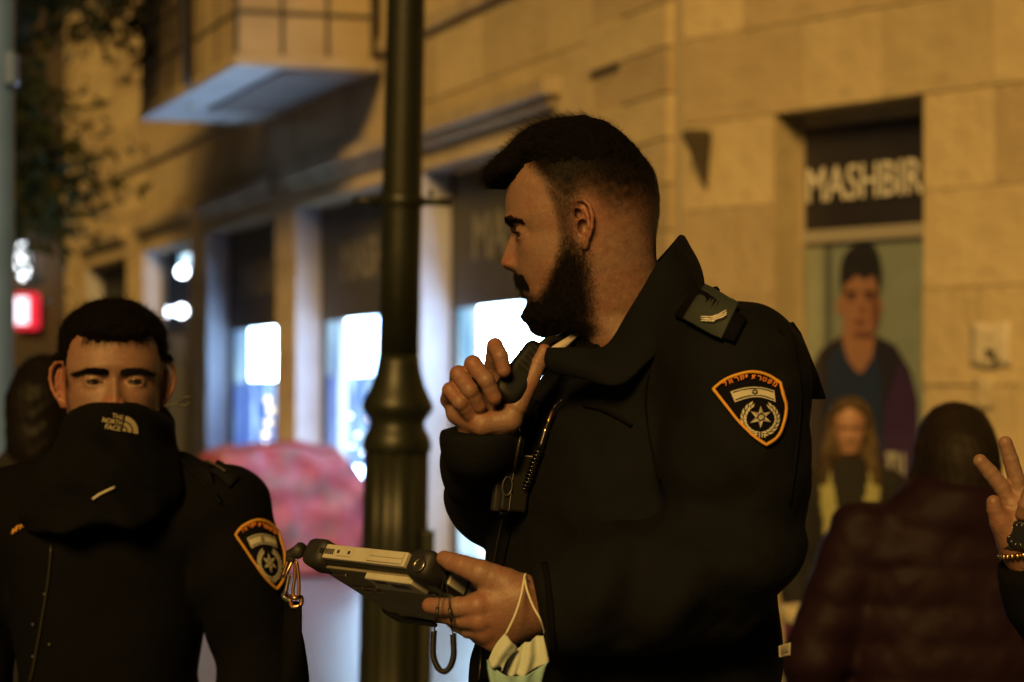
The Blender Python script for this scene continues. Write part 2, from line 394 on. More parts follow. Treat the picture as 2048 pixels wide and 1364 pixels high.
for k in range(18):                                         # alternating long and short quoin blocks at the corner
    z0 = k * .27; ln = 1.43 if k % 2 else .86
    stone(wl, L3, LD, .10, ln, z0, z0 + .27, .035, .2)
    if k % 2 == 0: stone(wl, L3, LD, .87, 1.44, z0, z0 + .27, .0, .14)
slab("string_course", L3, 1.46, 23.75, .055, -.1, 4.262, 4.398, M_STONEDARK, bld, .015)
for a, b in OPEN:                                           # hood moulding over each shop window
    slab("hood_moulding", L3, a - .12, b + .12, .13, -.06, 3.44, 3.56, M_STONEDARK, bld, .012)
    slab("hood_moulding", L3, a - .06, b + .06, .07, -.06, 3.37, 3.437, M_STONEDARK, bld, .008)
courses(wr, R3, RD, .03, ROPEN[0], 0, 3.03, .50, .5)
courses(wr, R3, RD, ROPEN[1], 3.6, 0, 3.03, .50, .72)
courses(wr, R3, RD, .03, 3.6, 3.03, 5.0, .49, .8)
# window reveals; long facade's carry the shop light in their bluish colour
M_REVEAL = mat("reveal_cool_lit", (.40, .41, .50), .7, noise=[(4, (.32, .33, .40), .4, .7, .7)])
for (a, b) in OPEN:
    slab("reveal", L3, b - .003, b + .03, -.012, -.285, 0, 3.2, M_REVEAL, bld); slab("reveal", L3, a - .03, a + .003, -.012, -.285, 0, 3.2, M_REVEAL, bld)
slab("reveal", R3, ROPEN[0] - .03, ROPEN[0] + .003, -.012, -.285, 0, 3.03, STONE[1], bld); slab("reveal", R3, ROPEN[1] - .003, ROPEN[1] + .03, -.012, -.285, 0, 3.03, STONE[1], bld)

# ---- shop windows of the long facade
def put_text(s, Fn, a_of, z0, z1, a0, a1, d, m, parent, name="lettering", bold=.0, ext=.01):
    """letters standing on a facade; a0 is where the first letter starts, a1 where the last ends"""
    vs, fs = text_mesh(s, 1.0, 0, bold); v = np.array(vs); mn, mx = v.min(0), v.max(0)
    q = (v - mn) / (mx - mn + 1e-9); pts = [Fn(a0 + (a1 - a0) * u[0], d, z0 + (z1 - z0) * u[1]) for u in q]
    o = obj(name, pts, fs, m, parent); md = o.modifiers.new("solid", 'SOLIDIFY'); md.thickness = ext; md.offset = 0; return o
def lightbox(name, c0, c1, s0, s1, scale=(2.2, 2.2, .8), lo=.38, hi=.64):
    """back-lit printed display: two colours and brightnesses in soft patches"""
    m = bpy.data.materials.new(name); m.use_nodes = True; nt = m.node_tree; nt.nodes.clear()
    tc = nt.nodes.new("ShaderNodeTexCoord"); mp_ = nt.nodes.new("ShaderNodeMapping"); mp_.inputs["Scale"].default_value = scale
    n = nt.nodes.new("ShaderNodeTexNoise"); n.inputs["Scale"].default_value = 1.0; n.inputs["Detail"].default_value = 5
    nt.links.new(tc.outputs["Object"], mp_.inputs[0]); nt.links.new(mp_.outputs[0], n.inputs["Vector"])
    mr = nt.nodes.new("ShaderNodeMapRange"); mr.inputs[1].default_value = lo; mr.inputs[2].default_value = hi; nt.links.new(n.outputs["Fac"], mr.inputs[0])
    mx = nt.nodes.new("ShaderNodeMix"); mx.data_type = 'RGBA'; mx.inputs[6].default_value = (*[v * s0 for v in c0], 1); mx.inputs[7].default_value = (*[v * s1 for v in c1], 1); nt.links.new(mr.outputs[0], mx.inputs[0])
    e = nt.nodes.new("ShaderNodeEmission"); nt.links.new(mx.outputs[2], e.inputs[0]); e.inputs[1].default_value = 1
    o = nt.nodes.new("ShaderNodeOutputMaterial"); nt.links.new(e.outputs[0], o.inputs[0]); return m
E_WHITE = lightbox("screen_white", (.36, .64, 1.0), (.50, .74, 1.0), 20, 62, (1.1, 1.1, 1.1), .3, .6)
E_CYAN = lightbox("display_cyan", (.14, .34, .85), (.50, .80, 1.0), .75, 1.5, (2.5, 2.5, .9))
E_PALE = lightbox("display_pale", (.22, .60, .95), (.70, .90, 1.0), 1.0, 2.6, (2.5, 2.5, .7))
E_BLUE = lightbox("display_blue", (.12, .28, .95), (.50, .78, 1.0), 1.1, 3.2, (5, 5, 3), .45, .72)
E_BLUE2 = lightbox("display_deep_blue", (.10, .22, .95), (.25, .45, 1.0), .8, 1.1, (3, 3, 1.5))
E_RED = emat("display_red", (1.0, .16, .10), 1.5)
E_WARM = emat("bulb_warm", (1.0, .74, .34), 6)
E_COOL = emat("bulb_cool", (.75, .85, 1.0), 16)
M_INT = mat("interior_paint", (.10, .12, .17), .8)
M_INTD = mat("interior_dark", (.02, .02, .024), .8)
def at_parent(o, p): o.parent = p; o.matrix_parent_inverse = Matrix.Translation(-bld.location); return o
def bulb(px, py, d, r, m, parent):
    t = tL(px, d); c = L3(t, d, zL(px, py, d)); bm = bmesh.new(); bmesh.ops.create_icosphere(bm, subdivisions=2, radius=r)
    bmesh.ops.translate(bm, verts=bm.verts, vec=c); return bmobj("bulb", bm, m, parent, True)
def pxpanel(name, x0, x1, y0, y1, d, m, parent, xm=None):
    """upright panel parallel to the long facade whose visible extent is given in pixels; y measured at xm"""
    xm = xm or (x0 + x1) / 2; a, b = tL(x1, d), tL(x0, d); za, zb = zL(xm, y1, d), zL(xm, y0, d)
    return _slab(name, L3, a, b, d, d - .008, za, zb, m, parent)
for wi, (a, b) in enumerate(OPEN):
    w = empty("shop_window"); at_parent(w, bld)
    lit = wi < 3
    _slab("frame", L3, b - .06, b - .004, -.25, -.30, .12, 3.19, M_FRAME, w)
    _slab("frame", L3, a + .004, a + .06, -.25, -.30, .12, 3.19, M_FRAME, w)
    _slab("frame", L3, a + .061, b - .061, -.25, -.30, .12, .18, M_FRAME, w)
    _slab("frame", L3, a + .061, b - .061, -.25, -.30, 2.12, 2.18, M_FRAME, w)
    _slab("sill", L3, a, b, .02, -.32, 0.0, .118, M_STONEDARK, w)
    if wi < 3 or wi == 4:
        _slab("fascia_board", L3, a + .062, b - .062, -.262, -.29, 2.182, 3.188, M_FASCIA2 if lit else M_INTD, w)
    _slab("pane", L3, a + .062, b - .062, -.272, -.276, .182, 2.118, M_GLASS, w)
    # the lit display space behind the pane
    _slab("display_floor", L3, a - .3, b + .3, -.40, -1.9, .08, .12, M_INT, w)
    _slab("display_ceiling", L3, a - .3, b + .3, -.40, -1.9, 2.2 if wi != 3 else 3.2, 2.25 if wi != 3 else 3.25, M_INT, w)
    _slab("display_back", L3, a - .3, b + .3, -1.9, -1.95, .1, 3.2, M_INT if lit else M_INTD, w)
    _slab("display_side", L3, b + .3, b + .35, -.40, -1.9, .1, 3.2, M_INT if lit else M_INTD, w); _slab("display_side", L3, a - .35, a - .3, -.40, -1.9, .1, 3.2, M_INT if lit else M_INTD, w)
    if wi == 0:
        put_text("MASHBIR", L3, None, 2.47, 2.84, tL(946, -.25), tL(946, -.25) - 2.3, -.256, M_LETTER2, w)
        pxpanel("screen", 958, 1130, 560, 760, -.33, E_WHITE, w, 960); pxpanel("display_panel", 900, 957, 585, 1200, -.345, E_PALE, w)
        pxpanel("display_panel", 959, 1130, 765, 1250, -.345, E_PALE, w, 960)
    if wi == 1:
        put_text("MASHBIR", L3, None, 2.47, 2.84, tL(682, -.25), tL(682, -.25) - 2.3, -.256, M_LETTER2, w)
        pxpanel("display_panel", 645, 676, 600, 752, -.345, E_CYAN, w); pxpanel("display_panel", 645, 676, 753, 1180, -.345, E_BLUE2, w); pxpanel("screen", 694, 758, 590, 750, -.33, E_WHITE, w); pxpanel("display_panel", 676.5, 693.5, 600, 1000, -.34, E_PALE, w)
        pxpanel("display_panel", 759, 790, 590, 745, -.33, E_RED, w); pxpanel("display_panel", 677, 790, 748, 935, -.35, E_BLUE, w); pxpanel("display_panel", 700, 790, 937, 1180, -.33, E_WHITE, w)
        for x, y in ((745, 795), (752, 822), (741, 835)): bulb(x, y, -.315, .03, E_WARM, w)
        for x, y in ((700, 832), (715, 870), (704, 892), (727, 905)): bulb(x, y, -.315, .014, E_COOL, w)
    if wi == 2:
        put_text("MASHBIR", L3, None, 2.47, 2.84, tL(482, -.25), tL(482, -.25) - 2.2, -.256, M_LETTER2, w)
        pxpanel("display_panel", 455, 499, 620, 765, -.345, E_CYAN, w, 480); pxpanel("display_panel", 455, 499, 766, 1000, -.345, E_BLUE2, w, 480); pxpanel("screen", 500, 560, 630, 760, -.33, E_WHITE, w); pxpanel("display_panel", 500, 560, 762, 1000, -.35, E_BLUE, w)
        for x, y in ((536, 800), (541, 820), (537, 845), (532, 868)): bulb(x, y, -.315, .032, E_WARM, w)
        bulb(530, 888, -.315, .032, E_COOL, w)
    if wi == 3:
        for x, y, r in ((365, 543, .075), (363, 622, .075), (335, 624, .055), (345, 622, .045)): bulb(x, y, -.45, r, E_COOL, w)
        _slab("light_cove", L3, a + .3, b - .1, -.45, -.5, 3.0, 3.15, E_PALE, w)
        _slab("dark_panel", L3, a + .062, b - .062, -.28, -.31, .2, 1.75, M_INTD, w)

# ---- corner window with the sign and the poster
cw = empty("shop_window"); at_parent(cw, bld); DR = -.21
fr0, fr1 = ROPEN[0] + .004, ROPEN[1] - .004
_slab("sign_board", R3, fr0 + .03, fr1, DR - .01, DR - .05, zR(1600, 462, DR), 2.955, M_FASCIA, cw)
_slab("frame", R3, fr0, fr1, DR, DR - .06, 2.96, 3.03, M_STONEDARK, cw); _slab("frame", R3, fr0, fr0 + .028, DR, DR - .06, .1, 2.958, M_STONEDARK, cw)
zb_ = zR(1600, 462, DR); M_SILVER = mat("window_frame_paint", (.30, .28, .25), .5)
_slab("frame", R3, fr0 + .03, fr1, DR + .005, DR - .06, zb_ - .075, zb_ - .003, M_SILVER, cw)
put_text("MASHBIR", R3, None, zR(1720, 398, DR), zR(1720, 327, DR), sR(1618, DR), sR(1848, DR), DR + .012, M_LETTER, cw, bold=.0, ext=.01)
_slab("sill", R3, fr0, fr1, .02, -.3, 0, .1, M_STONEDARK, cw)
M_P = {k: mat("print_" + k, c, .55, noise=[(6, tuple(v * .75 for v in c), .4, .7, .5)]) for k, c in
       dict(ground=(.27, .30, .27), bar=(.13, .14, .13), light=(.34, .36, .30), hair=(.02, .016, .018), face=(.40, .19, .12), shade=(.22, .085, .06), lip=(.24, .07, .06),
            blue=(.018, .03, .085), dark=(.022, .016, .03), purple=(.05, .018, .08)).items()}
poster = empty("poster"); poster.parent = cw
DP = DR - .03
def printshape(name, pxs, key, layer):
    d = DP + .003 * layer; vs = [R3(sR(x, d), d, zR(x, y, d)) for x, y in pxs]
    return obj(name, vs, [tuple(range(len(vs)))], M_P[key], poster)
def oval(cx, cy, rx, ry, n=28, e=2.0):
    return [(cx + rx * math.copysign(abs(math.cos(a)) ** (2 / e), math.cos(a)), cy + ry * math.copysign(abs(math.sin(a)) ** (2 / e), math.sin(a))) for a in [2 * math.pi * k / n for k in range(n)]]
_slab("backing", R3, fr0 + .03, fr1, DP, DP - .02, .1, zb_ - .08, M_P['ground'], poster)
printshape("print", [(1592, 486), (1645, 484), (1645, 800), (1592, 800)], 'light', 1)
printshape("print", [(1650, 484), (1664, 484), (1664, 900), (1650, 900)], 'bar', 1)
printshape("print", [(1600, 1300), (1610, 760), (1640, 700), (1690, 665), (1740, 665), (1790, 690), (1820, 740), (1836, 800), (1836, 1300)], 'dark', 2)
printshape("print", [(1745, 1300), (1770, 820), (1800, 720), (1826, 770), (1836, 830), (1836, 1300)], 'purple', 3)
printshape("print", [(1655, 720), (1690, 680), (1745, 680), (1765, 760), (1770, 1300), (1650, 1300)], 'blue', 3)
printshape("print", [(1688, 640), (1746, 640), (1750, 676), (1744, 715), (1724, 746), (1714, 744), (1696, 720), (1684, 680)], 'face', 4)
printshape("print", oval(1719, 602, 39, 64, e=2.2), 'face', 5)
printshape("print", [(1683, 596), (1679, 560), (1681, 530), (1688, 510), (1700, 496), (1716, 486), (1734, 483), (1750, 493), (1760, 514), (1764, 548), (1758, 596), (1755, 572), (1746, 548), (1730, 560), (1712, 549), (1700, 562), (1690, 566)], 'hair', 6)
for ex_ in (1679, 1759): printshape("print", oval(ex_, 612, 6, 16), 'face', 4)
printshape("print", oval(1750, 618, 9, 40), 'shade', 7); printshape("print", oval(1727, 668, 22, 8), 'shade', 7)
for sx in (1702, 1738): printshape("print", oval(sx, 596, 10, 4), 'shade', 8); printshape("print", oval(sx, 585, 13, 3.4), 'hair', 9)
printshape("print", oval(1720, 643, 14, 5), 'lip', 8); printshape("print", oval(1725, 618, 6, 9), 'shade', 8)
put_text("\u05d5\u05ea"[::-1], R3, None, zR(1796, 956, DP), zR(1796, 905, DP), sR(1776, DP), sR(1812, DP), DP + .014, M_WHITE, poster, ext=.002)
_slab("pane", R3, fr0 + .03, fr1, DR + .02, DR + .016, .101, zb_ - .08, M_GLASS, cw)

# ---- balcony bay on the long facade
bal = empty("balcony"); at_parent(bal, bld)
tC = tL(770); zS = zL(770, 140); b0, b1, dep = tC, tC + 4.3, 1.26
_slab("slab", L3, b0, b1, .06, dep, zS, zS + .08, M_STONEDARK, bal)
_slab("soffit", L3, b0 + .01, b1 - .01, .061, dep - .01, zS - .012, zS - .002, M_SOFFIT, bal)
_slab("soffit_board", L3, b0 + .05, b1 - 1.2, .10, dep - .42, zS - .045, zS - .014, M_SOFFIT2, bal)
NR = [(zS + .085, zS + .41), (zS + .45, zS + .80), (zS + .84, zS + 1.2)]
for r0, r1 in NR:
    for k in range(3): _slab("panel", L3, b0 + .02, b0 + .06, .12 + k * .38, .12 + k * .38 + .35, r0, r1, M_PANEL, bal)
    for k in range(6): _slab("panel", L3, b0 + .08 + k * .7, b0 + .08 + k * .7 + .67, dep - .06, dep - .02, r0, r1, M_PANEL, bal)
    _slab("rail", L3, b0 + .01, b1 - .01, dep - .055, dep - .012, r1 + .004, r1 + .034, M_FRAME, bal); _slab("rail", L3, b0 + .012, b0 + .055, .08, dep - .06, r1 + .004, r1 + .034, M_FRAME, bal)
for k in range(7): _slab("post", L3, b0 + .055 + k * .7, b0 + .078 + k * .7, dep - .058, dep - .008, zS + .083, zS + 1.3, M_FRAME, bal)
for k in range(4): _slab("post", L3, b0 + .008, b0 + .062, .092 + k * .38, .117 + k * .38, zS + .083, zS + 1.3, M_FRAME, bal)
for o in bal.children: pass
bm = bmesh.new(); bmesh.ops.create_uvsphere(bm, u_segments=12, v_segments=8, radius=.05)
bmesh.ops.translate(bm, verts=bm.verts, vec=L3(b1 - 1.5, dep - .2, zS - .03)); bmobj("ceiling_lamp", bm, M_WHITE, bal, True)
pp = L3(tL(385, dep), dep + .05, 0)
tubeobj("drainpipe", [(pp.x, pp.y, zS + .02), (pp.x, pp.y, 8.8)], .045, M_FRAME, bal, 10)

# ---- wall lamp on the corner facade
sc = sR(1416); zt, zb2 = zR(1416, 262), zR(1416, 378)
prof = [(.004, zb2), (.03, zb2 + .05), (.085, zb2 + .2), (.13, zt - .04), (.13, zt - .02), (.10, zt)]
vs, fs = [], []; N = 16
for r, z in prof:
    for k in range(N + 1):
        a = math.pi * k / N; vs.append(R3(sc - r * .30 * math.cos(a), .012 + r * math.sin(a) * 1.45, z))
for i in range(len(prof) - 1):
    for k in range(N): fs.append((i * (N + 1) + k, i * (N + 1) + k + 1, (i + 1) * (N + 1) + k + 1, (i + 1) * (N + 1) + k))
fs.append(tuple((len(prof) - 1) * (N + 1) + k for k in range(N + 1)))
for i in range(len(prof) - 1): fs.append((i * (N + 1), (i + 1) * (N + 1), (i + 1) * (N + 1) + N, i * (N + 1) + N))
tag(obj("wall_lamp", vs, fs, mat("wall_lamp_metal", (.06, .05, .035), .5)), "dark half-cone wall lamp, unlit, on the golden corner wall", "wall lamp")
# ---- notices stuck on the corner wall
def notice(px, py, w, h, label, m, blot=None):
    s, z = sR(px), zR(px, py); vs, fs = [], []
    n = 6
    for j in range(n + 1):
        for i in range(n + 1):
            u, v = i / n, j / n; vs.append(R3(s + (u - .5) * w, .014 + .003 * math.sin(5 * u + 7 * v), z + (v - .5) * h + .008 * math.sin(9 * u)))
    for j in range(n):
        for i in range(n): q = j * (n + 1) + i; fs.append((q, q + 1, q + n + 2, q + n + 1))
    o = tag(obj("paper_notice", vs, fs, m, None, True), label, "notice"); solidify(o, .001)
    if blot:
        pts = [(blot[0] + r * math.cos(a), blot[1] + r * .7 * math.sin(a)) for k in range(16) for a in [2 * math.pi * k / 16] for r in [.03 + .012 * math.sin(3 * a + 1)]]
        obj("print", [R3(s + x, .021, z + y) for x, y in pts], [tuple(range(16))], M_P['hair'], o)
        obj("print", [R3(s + x * .6 + .035, .0215, z + y * 1.2 - .03) for x, y in pts], [tuple(range(16))], M_P['hair'], o)
M_PAPER = mat("paper", (.55, .50, .42), .8, noise=[(15, (.42, .36, .28), .45, .7, .7)]); M_PAPER2 = mat("paper_scraped", (.5, .43, .33), .8, noise=[(10, (.44, .37, .26), .4, .6, .9)])
notice(1984, 690, .26, .22, "torn white notice with a black print on the golden stone wall", M_PAPER, (.0, -.04))
notice(1972, 785, .12, .16, "faded scraped paper scrap glued below the torn notice", M_PAPER2)

# ---- lamp post
YL = 7.5; sc_ = YL / FPX
lp = tag(empty("street_lamp", (W(798, 770, YL)[0] - .035, YL, 0)), "dark bronze cast street lamp post with fluted base on the pavement", "street lamp")
pz = lambda py: CAMZ + (HORIZON - py) * sc_
prof = [(.20, 0), (.20, .06), (.17, .10), (.145, .16), (.135, .2), (.133, .25)]
def flute(a, z): return 1 - .055 * (math.cos(12 * a) > .0) * abs(math.cos(12 * a)) if .27 < z < pz(903) else 1
low = prof + [(.105, .27), (.104, pz(1300)), (.103, pz(1100)), (.101, pz(905))] 
o = obj("fluted_base", *lathe(low, 96, flute), M_LAMP, lp, True)
ring = [(px_ * .5 * sc_, pz(py)) for py, px_ in ((905, 132), (898, 138), (886, 140), (876, 134), (868, 128), (858, 116), (848, 110), (838, 114), (828, 130), (818, 144), (808, 142), (798, 134), (785, 122), (770, 108), (750, 96), (730, 88), (710, 83))]
obj("moulded_collar", *lathe(ring, 48), M_LAMP, lp, True)
shaft = [(px_ * .5 * sc_, pz(py)) for py, px_ in ((712, 82), (500, 80), (300, 79), (0, 77))] + [(.055, 3.6), (.05, 4.3), (.07, 4.34), (.07, 4.4), (.045, 4.44)]
obj("shaft", *lathe(shaft, 40), M_LAMP, lp, True)
obj("clamp_band", *lathe([(40.5 * sc_, pz(416)), (44 * sc_, pz(412)), (44 * sc_, pz(394)), (40.5 * sc_, pz(390))], 40), M_LAMP, lp, True)
for s_ in (-1, 1): tubeobj("bracket_arm", [(s_ * 40 * sc_, 0, pz(402)), (s_ * 98 * sc_, -.01, pz(403))], 8 * sc_, M_LAMP, lp, 10)
tubeobj("bracket_bolt", [(58 * sc_, -.02, pz(392)), (58 * sc_, -.02, pz(380))], 5 * sc_, M_LAMP, lp, 8)
bm = bmesh.new(); hexa(bm, [(.085, -.06, .3), (.122, -.06, .3), (.122, .06, .3), (.085, .06, .3), (.085, -.06, pz(1058)), (.122, -.06, pz(1058)), (.122, .06, pz(1058)), (.085, .06, pz(1058))])
bevel(bmobj("access_door", bm, M_LAMP, lp), .006)
obj("lantern_glass", *lathe([(.10, 4.45), (.17, 4.85), (.165, 4.87)], 8), mat("lantern_glass", (.5, .45, .35), .3), lp)
obj("lantern_roof", *lathe([(.20, 4.875), (.21, 4.9), (.06, 5.05), (.03, 5.1), (.012, 5.2)], 16), M_LAMP, lp, True)
lp.rotation_euler = (0, math.radians(1.2), 0)

# ---- pavement stall under a red tarpaulin
def stallF(P):
    q = P.copy(); c = W(555, 900, 19.0); x = q[:, 0] - c[0]; y = q[:, 1] - 19.35; z = q[:, 2]
    ca, sa = math.cos(.30), math.sin(.30); u = ca * x + sa * y; v = -sa * x + ca * y
    top = 1.00 + .05 * np.sin(3.1 * u + .9) - .10 * (u > 0) * u - .16 * sst(.38, .62, u) + .035 * np.sin(9 * v + 4 * u) + .03 * wob(P, 7)
    fold = .03 * np.abs(np.sin(8 * u + 2.2 * np.sin(4 * z) + 5 * v)) * (1.2 - z) + .025 * wob(P, 9, 2.)
    dx = np.abs(u) - (.60 + .05 * (1 - z)); dy = np.abs(v) - .42
    return smax(smax(dx, dy, .12) + fold, smax(z - top, -z + .004, .01), .05) * .8
vs, q = surfnet(stallF, W(330, 780, 19) * 0 + np.array((-3.0, 18.3, -.05)), (-.4, 20.4, 1.35), .03)
tag(obj_np("covered_stall", vs, q, M_CLOTHR), "waist-high pavement stall covered by a patterned red tarpaulin", "stall")

# ---- galvanised pole, far shopfront with lit sign, tree
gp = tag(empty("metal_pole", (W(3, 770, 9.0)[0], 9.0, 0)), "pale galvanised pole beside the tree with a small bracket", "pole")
obj("shaft", *lathe([(.09, 0), (.09, .03), (.047, .04), (.047, 5.2), (.03, 5.22)], 24), M_GALV_COLDLIT, gp, True)
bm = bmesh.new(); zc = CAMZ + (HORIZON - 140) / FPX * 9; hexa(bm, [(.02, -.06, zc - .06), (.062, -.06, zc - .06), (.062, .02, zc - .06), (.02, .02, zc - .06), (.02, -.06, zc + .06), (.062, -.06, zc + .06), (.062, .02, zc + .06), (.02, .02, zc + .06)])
bevel(bmobj("bracket", bm, M_GALV_COLDLIT, gp), .006)
YF = 44.0
fs_ = tag(empty("far_shopfront", (-8.6, YF, 0)), "dim far shopfront behind the tree at the street end", "building")
def fbox(name, x0, x1, y0, y1, z0, z1, m, parent, loc=(-8.6, YF, 0)):
    bm = bmesh.new(); hexa(bm, [(x - loc[0], y - loc[1], z) for z in (z0, z1) for x, y in ((x0, y0), (x1, y0), (x1, y1), (x0, y1))])
    bmesh.ops.recalc_face_normals(bm, faces=bm.faces); return bmobj(name, bm, m, parent)
fbox("wall", -14, -5, YF, YF + 6, 0, 12, M_FARWALL, fs_)
fbox("door", -8.9, -7.9, YF - .04, YF - .003, 0, 2.1, M_INTD, fs_)
for k in range(4): fbox("window", -10.6 + k * 1.3, -9.8 + k * 1.3, YF - .05, YF - .003, 5.5, 7.2, M_INTD, fs_)
sg = tag(empty("light_box_sign", (W(52, 622, YF - .3)[0], YF - .3, 2.5)), "glowing red and white light box sign on the far shopfront", "sign")
p = W(52, 622, YF - .3); w2 = 24 / FPX * YF; h2 = 36 / FPX * YF
fbox("housing", p[0] - w2, p[0] + w2, YF - .3, YF - .1, p[2] - h2, p[2] + h2, emat("sign_red", (1.0, .03, .05), 1.1), sg, sg.location[:2] + (2.5,))
for o in sg.children:
    for v in o.data.vertices: v.co.z -= 2.5
bevel(sg.children[0], .06, 3)
fbox("white_face", p[0] - w2 * .9, p[0] + w2 * .2, YF - .34, YF - .302, p[2] - h2 * .7, p[2] + h2 * .75, emat("sign_white", (1, .85, .95), 2.2), sg, sg.location[:2] + (2.5,))
for v in sg.children[1].data.vertices: v.co.z -= 2.5
p = W(46, 520, YF - .3)
bm = bmesh.new(); bmesh.ops.create_uvsphere(bm, u_segments=20, v_segments=14, radius=1)
for v in bm.verts: v.co = Vector((v.co.x * .12, v.co.y * .12, v.co.z * .36 * (1 - .0 * v.co.z)))
gl = tag(bmobj("globe_light", bm, emat("globe_glow", (.9, .96, 1), 6), None, True), "long white glowing globe light above the red sign", "light"); gl.location = p

def make_tree():
    base = W(-45, 770, 22.0); bx = base[0]
    tr = tag(empty("street_tree", (bx, 22.0, 0)), "dark leafy street tree overhanging the far end of the stone facade", "tree")
    rr = random.Random(5); vs, fs = [], []
    def add(pts, rad):
        v, f = tube(pts, rad, 9); n = len(vs); vs.extend(v); fs.extend([tuple(i + n for i in q) for q in f])
    trunk = [(0, 0, 0), (.06, 0, 1.2), (-.03, .05, 2.4), (.08, 0, 3.4)]; add(trunk, [.24, .18, .15, .13])
    tips = []
    for k in range(9):
        a = k * 2.4; L = rr.uniform(.7, 1.35); e = Vector((math.cos(a) * L, math.sin(a) * L * .8, 3.4 + rr.uniform(.4, 3.2)))
        mid = Vector((math.cos(a) * L * .4, math.sin(a) * L * .35, 3.4 + (e.z - 3.4) * .6)); add([Vector((.05, 0, rr.uniform(2.7, 3.4))), mid, e], [.09, .055, .015]); tips += [mid, e, (mid + e) / 2]
        for j in range(3):
            t2 = e + Vector((rr.uniform(-.7, .7), rr.uniform(-.7, .7), rr.uniform(-1.2, .5))); add([mid.lerp(e, .6), t2], [.03, .008]); tips.append(t2)
    obj("trunk", vs, fs, M_BARK, tr, True)
    R = np.random.default_rng(3); V_, Q_ = [], []
    cl = [np.array(t) for t in tips for _ in range(3)]
    cen = np.array([c + R.normal(0, .35, 3) for c in cl] + [np.array((R.uniform(-.8, .6), R.uniform(-.8, .8), R.uniform(2.7, 4.2))) for _ in range(14)])
    n = 15000
    ci = cen[R.integers(0, len(cen), n)] + R.normal(0, .24, (n, 3)) * np.array((1, 1, .9)); ci[:, 2] = np.maximum(ci[:, 2], 2.0)
    a = R.normal(0, 1, (n, 3)); a /= np.linalg.norm(a, axis=1)[:, None]; b = np.cross(a, R.normal(0, 1, (n, 3))); b /= np.linalg.norm(b, axis=1)[:, None]
    L = R.uniform(.05, .10, n)[:, None]; Wd = L * .42
    vv = np.stack([ci - a * L, ci + b * Wd, ci + a * L, ci - b * Wd], 1).reshape(-1, 3)
    obj_np("crown", vv, np.arange(n * 4).reshape(-1, 4), M_LEAF, tr)
make_tree()

# ---- red bin with a cream lid behind the profile officer
YB = 6.1; c = W(1652, 1228, YB)
rb = tag(empty("plastic_bin", (c[0], YB, 0)), "dark red plastic bin with a cream rim beside the plum coat", "bin")
tp = c[2] - .0
obj("body", *lathe([(.085, 0), (.09, .02), (.105, tp - .05), (.107, tp - .02)], 28), mat("red_plastic", (.11, .008, .010), .45, noise=[(5, (.07, .006, .008), .4, .7, .8)]), rb, True)
obj("rim", *lathe([(.108, tp - .022), (.114, tp - .018), (.114, tp + .016), (.108, tp + .022), (.09, tp + .018)], 28), mat("cream_plastic", (.48, .42, .28), .5), rb, True)
# ================================================================== PEOPLE: shared anatomy
HS = 1667.0                                                  # canonical head drawn at 1667 units per metre; ear canal at (1165, 470), chin near row 645
def _tab(kn, sig=3.0):
    ys = np.arange(200, 960, 1.0); v = np.interp(ys, [k[0] for k in kn], [k[1] for k in kn])
    k = np.exp(-.5 * (np.arange(-12, 13) / sig) ** 2); k /= k.sum(); return ys, np.convolve(np.pad(v, 12, mode='edge'), k, 'valid')
FRONT = _tab([(258, 1150), (262, 1120), (270, 1095), (285, 1068), (300, 1052), (320, 1034), (345, 1019), (379, 1011), (413, 1010), (436, 1011), (455, 1021), (470, 1030), (500, 1031), (530, 1032), (548, 1034), (560, 1038),
              (575, 1046), (590, 1050), (605, 1057), (622, 1060), (636, 1066), (645, 1085), (652, 1110), (660, 1138), (672, 1160), (700, 1180), (740, 1190), (900, 1190)], 3.5)
BACK = _tab([(258, 1180), (262, 1210), (275, 1246), (300, 1277), (330, 1298), (360, 1311), (390, 1318), (430, 1318), (470, 1312), (510, 1312), (560, 1318), (620, 1332), (700, 1345), (900, 1350)], 6)
WID = _tab([(256, 20), (260, 60), (268, 85), (280, 102), (300, 116), (330, 124), (370, 128), (420, 127), (455, 124), (500, 119), (540, 113), (580, 106), (610, 99), (630, 93), (650, 92), (680, 96), (720, 100), (760, 108), (900, 125)], 5)
NOSE = _tab([(440, 0), (452, 1), (463, 5), (475, 11), (490, 17), (505, 23), (515, 27), (524, 30.5), (531, 30), (537, 25), (543, 10), (549, 2), (556, 0)], 1.6)     # how far the nose stands off the face
LIPS = _tab([(548, 0), (556, 2), (564, 6), (569, 6), (573, 2), (576, 0), (580, 4), (586, 7), (592, 4), (598, 0), (612, 2), (622, 5), (634, 3), (642, 0)], 1.8)
def tab(T, y): return np.interp(y, T[0], T[1])

